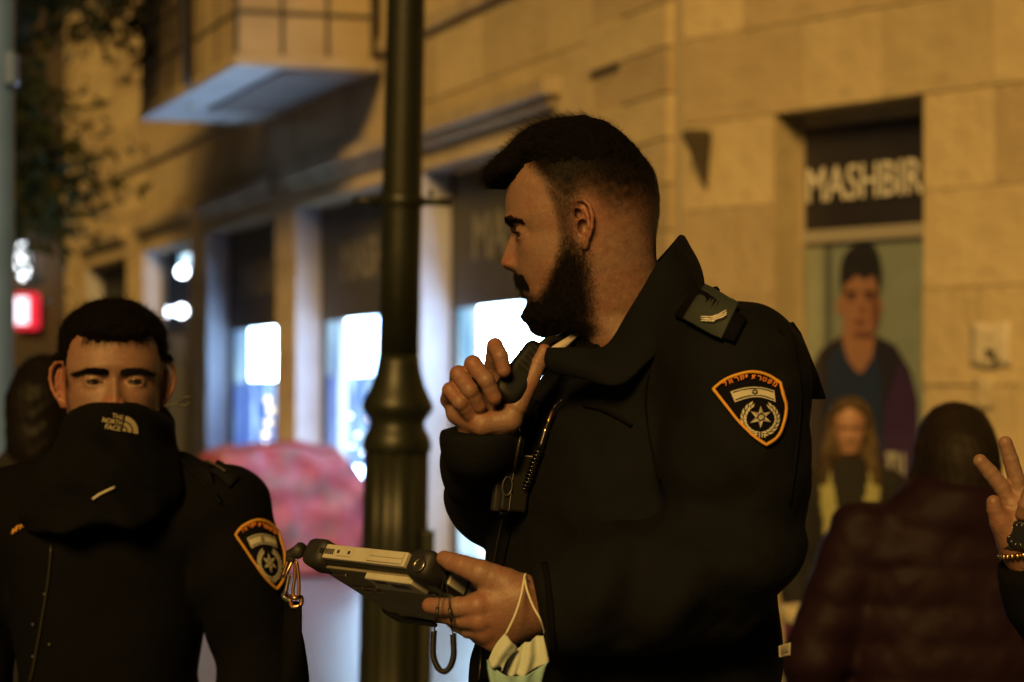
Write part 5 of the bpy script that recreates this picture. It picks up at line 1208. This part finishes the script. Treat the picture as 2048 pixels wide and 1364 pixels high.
# ================================================================== MASKED OFFICER
def build_officer_masked():
    rng = np.random.default_rng(23); Y = 3.72; S = FPX / Y
    fr = head_frame(226, 780, Y, -11, -10, 0, 1.02)
    HF = lambda P: head_sdf(w2h(P, fr), wide=.985, earang=58, earsize=1.2, lid=.52, nose=1.02, brow=.3)
    lo, hi = hbox((-.14, -.14, -.08), (.14, .14, .27), fr)
    hv, hq = surfnet(HF, lo, hi, .0019); hv = relax(hv, hq, 1, .45)
    cx0 = (205 - CX) / FPX * Y
    sl_, sr_ = W(445, 1040, 3.78), W(-8, 1050, 3.82); el, er = W(505, 1370, 3.76), W(-70, 1400, 3.8)
    def BF(P):
        F = chain(P, [(W(230, 880, 3.8), .055), (W(215, 1050, 3.82), .11), (W(205, 1500, 3.82), .11)], .05); F = smin(F, chain(P, [(sl_, .035), (el, .035), (W(520, 1650, 3.72), .03)], .02), .03)
        return smin(smin(F, chain(P, [(sr_, .035), (er, .035), (W(-60, 1650, 3.7), .03)], .02), .03), rcone(P, sl_, sr_, .035, .035), .04)
    bv, bq = surfnet(BF, (-1.1, 3.4, .6), (-.25, 4.1, 1.62), .014)
    hands = []
    for wx, wy, wY in ((522, 1690, 3.72), (-62, 1690, 3.70)):
        w0 = W(wx, wy, wY)
        def hF(P, w0=w0):
            F = rcone(P, w0 + np.array((0, 0, .06)), w0 + np.array((0, 0, -.05)), .028, .033)
            for k in range(4): F = smin(F, chain(P, [(w0 + np.array((-.01 + .002 * k, -.026 + .018 * k, -.07)), .010), (w0 + np.array((-.008, -.028 + .018 * k, -.115)), .009), (w0 + np.array((.004, -.028 + .018 * k, -.15 + .008 * abs(k - 1))), .008)]), .006)
            return smin(F, chain(P, [(w0 + np.array((0, -.03, -.02)), .013), (w0 + np.array((0, -.05, -.06)), .011), (w0 + np.array((0, -.052, -.09)), .009)]), .01)
        hands.append(surfnet(hF, w0 - .2, w0 + .12, .006))
    v, q = merge([(hv, hq), (bv, bq)] + hands)
    man = obj_np("person", v, q, M_SKIN); tag(man, "young man in black police jacket with a black neck gaiter pulled over his nose", "person")
    cx, cy, cs = canon(v, fr); head = np.zeros(len(v), bool); head[:len(hv)] = True; ac = np.abs(cs)
    earm = (ac > 118) & (cy > 400) & (cy < 520)
    side = sst(1085, 1110, cx) * sst(505, 455, cy) * .95 * (~earm); burn = sst(1105, 1120, cx) * sst(1160, 1140, cx) * sst(420, 470, cy) * sst(560, 520, cy) * .5
    set_attr(man, "stub", np.clip(np.maximum(side, burn), 0, 1) * head); set_attr(man, "flush", np.clip(earm * .75 + .6 * np.exp(-((cx - 1012) / 16) ** 2 - ((cy - 522) / 16) ** 2), 0, 1) * head)
    eyeball(fr, man, (1, -.05, -.20))
    def hairF(P):
        qh = w2h(P, fr); a, b, c_ = 1165 - HS * qh[:, 0], 640 - HS * qh[:, 2], np.abs(qh[:, 1]) * HS; base = head_sdf(qh, wide=.985, earang=58, earsize=1.2, brow=.3, eyes=False)
        low = np.interp(a, [990, 1030, 1060, 1085, 1110, 1150, 1180, 1230, 1330], [372, 374, 378, 405, 452, 462, 425, 450, 480]) - 22 * sst(60, 95, c_) * sst(1080, 1040, a) + 5 * np.sin(qh[:, 1] * 230 + 1)
        reg = np.clip((low - b) / 50, 0, 1) ** .7
        reg = reg * (1 - sst(117, 124, c_) * sst(390, 408, b)); th = -.003 + reg * (.0080 + .0055 * sst(360, 300, b)); F = base - th
        fr_ = ell(qh, ((1165 - 1022) / HS, .004, (640 - 345) / HS), (.014, .048, .016)); F = smin(F, fr_, .012)
        return F + .0022 * wob(qh, 150) + .0016 * wob(qh, 330, 2.)
    lo, hi = hbox((-.13, -.12, .08), (.14, .12, .275), fr)
    cv, cq = surfnet(hairF, lo, hi, .003); hair = obj_np("hair", cv, cq, M_HAIRCORE, man)
    P, N = sample(cv, cq, np.ones(len(cq)), 15000, rng); ok = head_sdf(w2h(P, fr), wide=.985, earang=58, earsize=1.2, brow=.3, eyes=False) > .001; P, N = P[ok], N[ok]; a, b, c_ = canon(P, fr); fw = fr[0] @ np.array((1., 0, 0))
    D = np.outer(sst(1200, 1060, a), fw) * .5 + rng.normal(0, .4, (len(P), 3)); D[:, 2] -= .5 * sst(330, 400, b)
    strands("strands", P, grow(P - N * .002, N * .7, D, rng.uniform(.006, .015, len(P)), .4, .0022, rng, 8, 1.2), .00014, M_HAIR, hair)
    cen = v[q].mean(1); hqm = np.zeros(len(q), bool); hqm[:len(hq)] = True; A, B, C_ = canon(cen, fr)
    # a few curls falling on the forehead
    wt = np.where(hqm & (np.abs(B - 368) < 9) & (A < 1040), 1., 0) + 1e-12; P, N = sample(v, q, wt, 700, rng); strands("fringe", P, grow(P, N * .5, np.tile((0, -.1, -.9), (len(P), 1)) + rng.normal(0, .4, (len(P), 3)), rng.uniform(.004, .012, len(P)), .6, .0028, rng, 8, 1.0), .00014, M_HAIR, hair)
    for sg in (1, -1):
        sl = C_ * sg; bl = np.interp(sl, [14, 30, 60, 92], [451, 448, 446, 450]); th = np.interp(sl, [12, 22, 60, 95], [4, 6.5, 6, 3])
        wt = np.where(hqm & (np.abs(B - bl) < th) & (sl > 13) & (sl < 96) & (A < 1110), 1., 0) + 1e-12; P, N = sample(v, q, wt, 2400, rng)
        sd = fr[0] @ np.array((0, sg * 1., .1)); strands("eyebrow", P, grow(P, N * .4, np.tile(sd, (len(P), 1)) + rng.normal(0, .2, (len(P), 3)), rng.uniform(.0035, .007, len(P)), .3, .0003, rng, 4), .00013, M_HAIR, man)
        t = np.linspace(-1, 1, 110); e0 = np.stack([(1165 - 1053) / HS + .0134 * np.sqrt(np.clip(1 - (t * .85) ** 2 * .7, 0, 1)), sg * (51 / HS) + t * .0128, (640 - 469) / HS + .0014 * (1 - t * t) - .0012], 1)
        P = h2w(e0, fr); D = (fr[0] @ np.stack([.8 + 0 * t, t * .5, -.45 + 0 * t])).T; strands("eyelash", P, grow(P, D, np.tile((0, 0, .2), (110, 1)), np.full(110, .0045), .2, 0, rng, 4), .00010, M_HAIR, man)
    # gaiter: a bulky tube of fleece from the nose bridge to the chest
    def gF(P):
        rows = [(792, 243, 60, .112), (812, 240, 90, .112), (840, 236, 107, .112), (880, 228, 124, .112), (930, 218, 146, .112), (980, 212, 158, .11), (1030, 206, 166, .12), (1062, 205, 160, .12)]
        z = P[:, 2]; zz = [CAMZ + (HORIZON - r[0]) / S for r in rows][::-1]; cxp = np.interp(z, zz, [(r[1] - CX) / S for r in rows][::-1]); wx = np.interp(z, zz, [r[2] / S for r in rows][::-1]); dp = np.interp(z, zz, [r[3] for r in rows][::-1])
        x = P[:, 0] - cxp; y = P[:, 1] - (3.745 + .0 * z); val = (np.abs(x / wx) ** 2.2 + np.abs(y / (dp + .03)) ** 2.2) ** (1 / 2.2); F = (val - 1) * np.minimum(wx, dp)
        xr = x * S; rim = 797 + .0028 * (np.abs(xr) ** 2) * (1 + .35 * np.sign(xr)) ; rim = np.minimum(rim, 868); F = smax(F, z - (CAMZ + (HORIZON - rim) / S), .012)
        F = smax(F, (CAMZ + (HORIZON - 1052 + .12 * xr - 0.0004 * xr * xr) / S) - z, .012)
        u = P[:, 2] * 1.0 + .35 * P[:, 0]; F += .006 * np.sin(u * 55 + 2.5 * np.sin(P[:, 0] * 22)) * sst(.0, -.09, P[:, 2] - (CAMZ + (HORIZON - 800) / S)) + .004 * wob(P, 26)
        F = smax(F, -(head_sdf(w2h(P, fr), wide=.985, earang=58, earsize=1.2, brow=.3, eyes=False) - .0015) - .006, .002)
        return F
    gv, gq = surfnet(gF, (-.85, 3.5, 1.27), (-.40, 3.95, 1.56), .0042); gv = relax(gv, gq, 1, .4); ga = obj_np("neck_gaiter", gv, gq, M_FLEECE, man)
    # jacket
    keys = [(CAMZ + (HORIZON - py) / S, (cxp - CX) / S, 3.80, a, b) for py, cxp, a, b in ((925, 218, .09, .10), (960, 210, .11, .135), (1010, 205, .125, .165), (1100, 205, .14, .165), (1250, 203, .145, .152), (1364, 200, .145, .138), (1560, 200, .16, .165), (1640, 200, .16, .165))]
    cl_ = [W(520, 1640, 3.72), W(-60, 1640, 3.70)]
    def JF(P):
        T = torso_sdf(P, keys, -4) + .0045 * wob(P, 15)
        T = smin(T, rcone(P, W(330, 985, 3.80), W(450, 1018, 3.75), .058, .068), .05); T = smin(T, rcone(P, W(110, 985, 3.82), W(-10, 1030, 3.80), .06, .072), .05)
        la = chain(P, [(W(452, 1022, 3.745), .070), (W(478, 1150, 3.745), .071), (W(512, 1310, 3.76), .063)], .02); la = smin(la, chain(P, [(W(512, 1310, 3.76), .063), (W(522, 1500, 3.74), .060), (W(522, 1660, 3.72), .05)], .02), .02) + .004 * wob(P, 24) + .003 * np.sin(P[:, 2] * 60 + 3 * np.sin(P[:, 0] * 20))
        ra = chain(P, [(W(-12, 1036, 3.80), .072), (W(-45, 1200, 3.80), .070), (W(-70, 1380, 3.80), .066), (W(-60, 1660, 3.70), .05)], .02) + .004 * wob(P, 24, 3)
        F = smin(smin(T, la, .012), ra, .012); return F
    jv, jq = surfnet(JF, (-1.02, 3.45, .80), (-.28, 4.08, 1.46), .0075); jv = relax(jv, jq, 1, .4); jk = obj_np("jacket", jv, jq, M_BLACK2, man)
    hit = caster([jk])
    T = affine([(1425, 777), (1561, 767), (1530, 896)], [(468, 1069), (553, 1062), (551, 1181)]); police_patch(hit, T, man, .003)
    def seam(name, line, w, m, off=.002): p, f = strip2d(dense([tuple(x) for x in catmull(line, 4)], 9), w); return decal(name, hit, p, f, m, man, off, .003)
    e = seam("epaulette", [(362, 912), (400, 926), (440, 944), (468, 968)], 26, M_BLACK, .006); seam("epaulette_edge", [(415, 934), (440, 946), (452, 954)], 2.5, mat("edge_glint", (.06, .055, .05), .5), .012)
    seam("zip", [(104, 1090), (98, 1160), (84, 1250), (70, 1330), (62, 1364)], 4, mat("zip_metal", (.05, .045, .035), .35, metal=.7), .003)
    for x, y in ((92, 1188), (70, 1248), (102, 1288), (70, 1312)):
        p, n = hit(x, y); bm = bmesh.new(); bmesh.ops.create_icosphere(bm, subdivisions=1, radius=.0028); bmesh.ops.translate(bm, verts=bm.verts, vec=p + n * .004); bmobj("snap", bm, M_STEEL, man)
    for k in range(5):                                         # orange name lettering on the chest
        x = 28 + k * 7.4; y = 1068 - k * 4.2; p_, f_ = strip2d([(x, y), (x + 4 - (k % 2) * 2, y - 10)], 4.5 - (k % 3)); decal("chest_lettering", hit, p_, f_, M_ORANGE, man, .004, .001)
        if k % 2: p_, f_ = strip2d([(x + 1, y - 10), (x + 7, y - 12)], 2.5); decal("chest_lettering", hit, p_, f_, M_ORANGE, man, .004, .001)
    hg = caster([ga])
    p_, f_ = strip2d(dense([(187, 998), (200, 988), (214, 981), (228, 975)], 5), 5); decal("gaiter_toggle", hg, p_, f_, M_CREAM, man, .003, .002)
    # mountain-dome logo and the three-line name on the gaiter
    ang = math.radians(12); lc_ = (243, 846)
    rot = lambda u, w: (lc_[0] + u * math.cos(ang) - w * math.sin(ang), lc_[1] + u * math.sin(ang) + w * math.cos(ang)); M_LOGO = mat("logo_print", (.36, .30, .2), .8)
    for i, (txt, wd_) in enumerate((("THE", 22), ("NORTH", 38), ("FACE", 30))):
        vs, fs = text_mesh(txt, 1, 0, .02); a_ = np.array(vs)[:, :2]; mn, mx = a_.min(0), a_.max(0); u = (a_ - mn) / (mx - mn)
        decal("logo_lettering", hg, [rot(0 - wd_ + uu * wd_, -15 + i * 11.5 + (1 - ww) * 9.2) for uu, ww in u], fs, M_LOGO, ga, .0022)
    for r0, r1 in ((0, 7), (10, 18), (21, 31)):
        n = 10; pts = []
        for k in range(n + 1): th = math.pi / 2 * k / n; pts += [rot(4 + r0 * math.cos(th), 16 - r0 * math.sin(th)), rot(4 + r1 * math.cos(th), 16 - r1 * math.sin(th))]
        decal("logo_dome", hg, pts, [(2 * k, 2 * k + 1, 2 * k + 3, 2 * k + 2) for k in range(n)], M_LOGO, ga, .0022)
    tubeobj("drawcord", list(catmull([W(328, 812, 3.70), W(345, 810, 3.70), W(356, 806, 3.70), W(368, 796, 3.70), W(380, 794, 3.70), W(383, 802, 3.70), W(372, 811, 3.70), W(356, 811, 3.70), W(342, 808, 3.70)], 5)), .0018, M_PLASTIC, man, 6)
    legs(man, keys[0][1], 3.80, .86, 0)
build_officer_masked()

# ================================================================== PASSERS-BY
def simple_person(label, px, Y, height_px, yaw, coatm, seed, hairm, long_hair=True, width=.2, quilt=False, skin=M_SKIN2, face=True, vest=None, drop=.33):
    """a standing person: crown of the head at pixel row height_px"""
    rng = np.random.default_rng(seed); S = FPX / Y; top = CAMZ + (HORIZON - height_px) / S
    ze = top - .135; fr = head_frame(px, HORIZON - (ze - CAMZ) * S, Y, yaw, 0, 0, .95); x0, y0 = fr[1][0], Y
    a = math.radians(yaw); f2 = np.array((-math.sin(a), -math.cos(a), 0)); s2 = np.array((-f2[1], f2[0], 0)); back = -.03 * f2
    hv, hq = surfnet(lambda P: head_sdf(w2h(P, fr), wide=.95, nose=.8), *hbox((-.13, -.13, -.09), (.13, .13, .26), fr), .0045)
    sh = top - drop; C = np.array((x0, y0, 0)) + back; z = lambda h: np.array((0, 0, h))
    sL, sR_ = C + s2 * width * .86 + z(sh - .03), C - s2 * width * .86 + z(sh - .03); eL, eR = C + s2 * (width + .07) + z(sh - .32), C - s2 * (width + .07) + z(sh - .32); wL, wR = C + s2 * (width + .02) + f2 * .12 + z(sh - .55), C - s2 * (width + .02) + f2 * .12 + z(sh - .55)
    def BF(P): return smin(chain(P, [(C + z(sh + .12), .05), (C + z(sh - .1), .09), (C + z(top * .52), .1)], .05), np.minimum(chain(P, [(sL, .04), (eL, .035), (wL, .026), (wL + f2 * .07 - z(.06), .034)]), chain(P, [(sR_, .04), (eR, .035), (wR, .026), (wR + f2 * .07 - z(.06), .034)])), .03)
    bv, bq = surfnet(BF, C - np.array((.55, .55, -.5)), C + np.array((.55, .55, top)), .02)
    v, q = merge([(hv, hq), (bv, bq)]); man = obj_np("person", v, q, skin); tag(man, label, "person")
    cx, cy, cs = canon(v, fr); set_attr(man, "stub", np.exp(-((np.abs(cs) - 50) / 26) ** 2 - ((cy - 455) / 16) ** 2) * (cx < 1110) * .55 * (np.arange(len(v)) < len(hv))); set_attr(man, "flush", np.zeros(len(v)))
    def HFn(P):
        qh = w2h(P, fr); a_, b_, c_ = 1165 - HS * qh[:, 0], 640 - HS * qh[:, 2], np.abs(qh[:, 1]) * HS; base = head_sdf(qh, wide=.95, eyes=False)
        low = np.interp(a_, [1000, 1040, 1075, 1100, 1130, 1330], [350, 356, 400, 470, 700 if long_hair else 480, 900 if long_hair else 500]); reg = np.clip((low - b_) / 40, 0, 1)
        F = base - (-.004 + .020 * reg)
        if long_hair:
            c0 = h2w((-.055, 0, .10), fr); c1 = h2w((-.05, 0, .0), fr); F = smin(F, smax(rcone(P, c0, c1, .088, .088), -(base - .004), .01), .03)
            for sg in (1, -1): F = smin(F, chain(P, [(h2w((.01, sg * .072, .13), fr), .022), (h2w((.02, sg * .092, .02), fr), .03), (h2w((.05, sg * .10, -.11), fr), .032)]), .03)
        F = smax(F, -ell(qh, (.095, 0, .085), (.055, .066, .115)), .01) if face else F
        return F + .0022 * wob(qh, 60) + .0012 * np.sin(np.arctan2(qh[:, 1], qh[:, 0] + .03) * 34 + 6 * qh[:, 2] * 8)
    cv, cq = surfnet(HFn, *hbox((-.2, -.18, -.2), (.17, .18, .29), fr), .006); obj_np("hair", cv, cq, hairm, man)
    keys = [(sh + .09, C[0], C[1], .075, .085), (sh + .02, C[0], C[1], .10, width * .75), (sh - .08, C[0], C[1], .125, width * .92), (sh - .3, C[0], C[1], .14, width * .92), (sh - .75, C[0], C[1], .15, width)]
    def CF(P):
        T = torso_sdf(P, keys, yaw); T = smin(T, np.minimum(chain(P, [(sL, .075), (eL, .072), (wL, .055)], .02), chain(P, [(sR_, .075), (eR, .072), (wR, .055)], .02)), .03)
        if quilt: T += -.006 * np.abs(np.sin(P[:, 2] * math.pi / .085)) + .003 * wob(P, 40); T = smin(T, smax(np.hypot(P[:, 0] - C[0], P[:, 1] - C[1]) - .125, np.abs(P[:, 2] - sh - .035) - .04, .03), .07)
        return T + .004 * wob(P, 18)
    kv, kq = surfnet(CF, C + np.array((-.55, -.5, sh - .85)), C + np.array((.55, .5, sh + .2)), .011); jk = obj_np("coat", kv, kq, coatm, man)
    if vest:
        vv, vq = surfnet(lambda P: smax(torso_sdf(P, keys, yaw) - .014, (sh - .55) - P[:, 2], .01), C + np.array((-.4, -.4, sh - .7)), C + np.array((.4, .4, sh + .15)), .011)
        lat = (vv - C) @ s2; hgt = vv[:, 2] - sh; keep = ((np.abs(lat) > .012 + .20 * np.maximum(hgt + .26, 0)) & (np.abs(lat) < .10 + .10 * np.maximum(hgt + .26, 0)) & (hgt > -.34)) & ((vv - C) @ f2 > -.02)
        obj_np("vest", vv, vq[keep[vq].all(1)], vest, man)
    legs(man, C[0], C[1], top * .5, yaw, .085); return man, jk
simple_person("person seen from behind in a quilted plum coat with dark brown hair", 1912, 5.6, 803, 174, M_PURPLE, 1, M_HAIRB, True, .27, True, face=False, drop=.275)
simple_person("woman with long blond hair, pale yellow vest and black scarf facing the officers", 1700, 9.6, 792, 8, M_DARKCOAT, 2, M_HAIRY, True, .17, vest=M_YELLOW)
simple_person("dark-coated person walking away behind the masked officer", 92, 6.4, 708, 190, M_DARKCOAT, 3, M_HAIR, True, .2, face=False)
simple_person("distant passer-by in a pale blue coat beside the galvanised pole", 34, 16.0, 735, 20, mat("pale_blue_coat", (.2, .26, .32), .8), 4, M_HAIRB, True, .17)

# person at the picture's edge raising two fingers
def build_v_person():
    Y = 3.0; rng = np.random.default_rng(31); S = FPX / Y
    fing1 = [J(2019, 1005, Y, .0112), J(2004, 975, Y - .002, .0108), J(1980, 945, Y - .004, .0100), J(1960, 922, Y - .006, .0088)]
    fing2 = [J(2040, 1000, Y + .002, .0115), J(2033, 960, Y, .0108), J(2021, 918, Y - .002, .0100), J(2011, 886, Y - .004, .0088)]
    fold1 = [J(2058, 1005, Y + .004, .011), J(2062, 985, Y - .018, .0105), J(2052, 1010, Y - .034, .010), J(2046, 1028, Y - .028, .009)]
    fold2 = [J(2072, 1015, Y + .006, .0105), J(2078, 1000, Y - .014, .0098), J(2068, 1020, Y - .030, .0092), J(2060, 1036, Y - .024, .0085)]
    thb = [J(2018, 1065, Y - .006, .017), J(2000, 1040, Y - .014, .0135), J(1990, 1018, Y - .018, .0105), J(1987, 1004, Y - .020, .0088)]
    palm = [pal(J(2048, 1110, Y + .006, .026), J(2042, 1060, Y, .024)), pal(J(2042, 1060, Y, .024), J(2024, 1012, Y, .0145)), pal(J(2044, 1060, Y, .024), J(2042, 1005, Y + .002, .0145)), pal(J(2048, 1065, Y, .023), J(2066, 1010, Y + .004, .0135)), pal(J(2030, 1085, Y - .002, .022), J(2008, 1050, Y - .01, .016))]
    hF = lambda P: hand_sdf(P, palm, [fing1, fing2, fold1, fold2, thb], .01, .0025)
    lo, hi = bounds([p for ch in (fing1, fing2, fold1, fold2, thb) for p, _ in ch] + [W(2050, 1125, Y)], .03); hv, hq = surfnet(hF, lo, hi, .0015); hv = relax(hv, hq, 2, .4)
    fr = head_frame(2400, 560, 3.25, 40, 0, 0, 1); h1, q1 = surfnet(lambda P: head_sdf(w2h(P, fr)), *hbox((-.13, -.13, -.09), (.13, .13, .26), fr), .005)
    el, sh, s2_ = W(2190, 1330, 3.08), W(2300, 960, 3.22), W(2620, 960, 3.40); wr = W(2050, 1115, Y + .006)
    bv, bq = surfnet(lambda P: smin(chain(P, [(wr, .026), (el, .04), (sh, .05)], .02), chain(P, [(fr[1] - np.array((0, 0, .05)), .055), (W(2450, 1100, 3.3), .11), (W(2450, 1600, 3.3), .11)], .05), .03), (.55, 2.9, .8), (1.2, 3.65, 1.72), .015)
    v, q = merge([(hv, hq), (h1, q1), (bv, bq)]); man = obj_np("person", v, q, M_SKIN); tag(man, "person in black sleeve raising two spread fingers, dark watch on the wrist", "person")
    set_attr(man, "stub", np.zeros(len(v))); set_attr(man, "flush", np.zeros(len(v)))
    cut = W(2052, 1122, Y)
    def CF(P):
        ar = chain(P, [(W(2048, 1105, Y), .044), (W(2095, 1190, Y + .02), .052), (el, .064), (sh, .085)], .02); ar = cutplane(ar, P, cut, W(2044, 1090, Y) - W(2075, 1170, Y + .02)); C0 = W(2450, 1100, 3.3)
        T = torso_sdf(P, [(1.0, C0[0], 3.3, .15, .2), (1.25, C0[0], 3.3, .15, .2), (1.42, C0[0], 3.3, .11, .18), (1.48, C0[0], 3.3, .08, .09)], 40); return smin(smin(T, ar, .02), rcone(P, sh, s2_, .08, .08), .04) + .004 * wob(P, 20)
    kv, kq = surfnet(CF, (.52, 2.85, .98), (1.3, 3.75, 1.55), .009); obj_np("jacket", kv, kq, M_BLACK2, man)
    hvv, hqq = surfnet(lambda P: smax(head_sdf(w2h(P, fr), eyes=False) - .012 + .003 * wob(P, 120), -(w2h(P, fr)[:, 2] - .15 + .25 * w2h(P, fr)[:, 0]), .01), *hbox((-.14, -.13, .0), (.14, .13, .27), fr), .006); obj_np("hair", hvv, hqq, M_HAIRCORE, man)
    # wristwatch and bead bracelet
    ax = (W(2040, 1060, Y) - W(2052, 1122, Y)); ax = Vector(ax / np.linalg.norm(ax)); wc = Vector(W(2049, 1084, Y + .002)); u = ax.orthogonal().normalized(); w_ = ax.cross(u)
    ring = [wc + (u * math.cos(t) + w_ * math.sin(t)) * .0285 for t in [2 * math.pi * k / 32 for k in range(32)]]; wt = tubeobj("watch_strap", ring, .0065, M_RUBBER, man, 8, True)
    dc = Vector(W(2040, 1070, Y - .026)); nrm = Vector((-.45, -.85, .1)).normalized(); a1 = nrm.orthogonal().normalized(); a2 = nrm.cross(a1)
    vs, fs = lathe([(.0, -.006), (.0175, -.006), (.018, .003), (.0155, .0052)], 28); rm = Matrix((a1, a2, nrm)).transposed(); obj("watch_case", [dc + rm @ Vector(p) for p in vs], fs, M_PLASTIC, wt, True)
    obj("watch_dial", [dc + nrm * .0056 + (a1 * math.cos(t) + a2 * math.sin(t)) * .0145 for t in [2 * math.pi * k / 24 for k in range(24)]], [tuple(range(24))], mat("watch_dial", (.012, .013, .012), .1), wt)
    for k in range(12):
        t = 2 * math.pi * k / 12; b1_, b2_ = dc + nrm * .0058 + (a1 * math.cos(t) + a2 * math.sin(t)) * .0112, dc + nrm * .0058 + (a1 * math.cos(t) + a2 * math.sin(t)) * .0132; tubeobj("hour_mark", [b1_, b2_], .0005, M_CREAM, wt, 5)
    br = Vector(W(2054, 1103, Y + .002)); rg = [br + (u * math.cos(t) + w_ * math.sin(t)) * .033 for t in [2 * math.pi * k / 28 for k in range(28)]]
    bb = tubeobj("bracelet", rg, .0022, M_COPPER, man, 6, True)
    for p in rg:
        bm = bmesh.new(); bmesh.ops.create_icosphere(bm, subdivisions=2, radius=.0036); bmesh.ops.translate(bm, verts=bm.verts, vec=p); bmobj("bead", bm, mat("gold_bead", (.7, .45, .15), .25, metal=1) if "gold_bead" not in bpy.data.materials else bpy.data.materials["gold_bead"], bb, True)
    legs(man, W(2450, 1100, 3.3)[0], 3.3, .95, 40)
build_v_person()
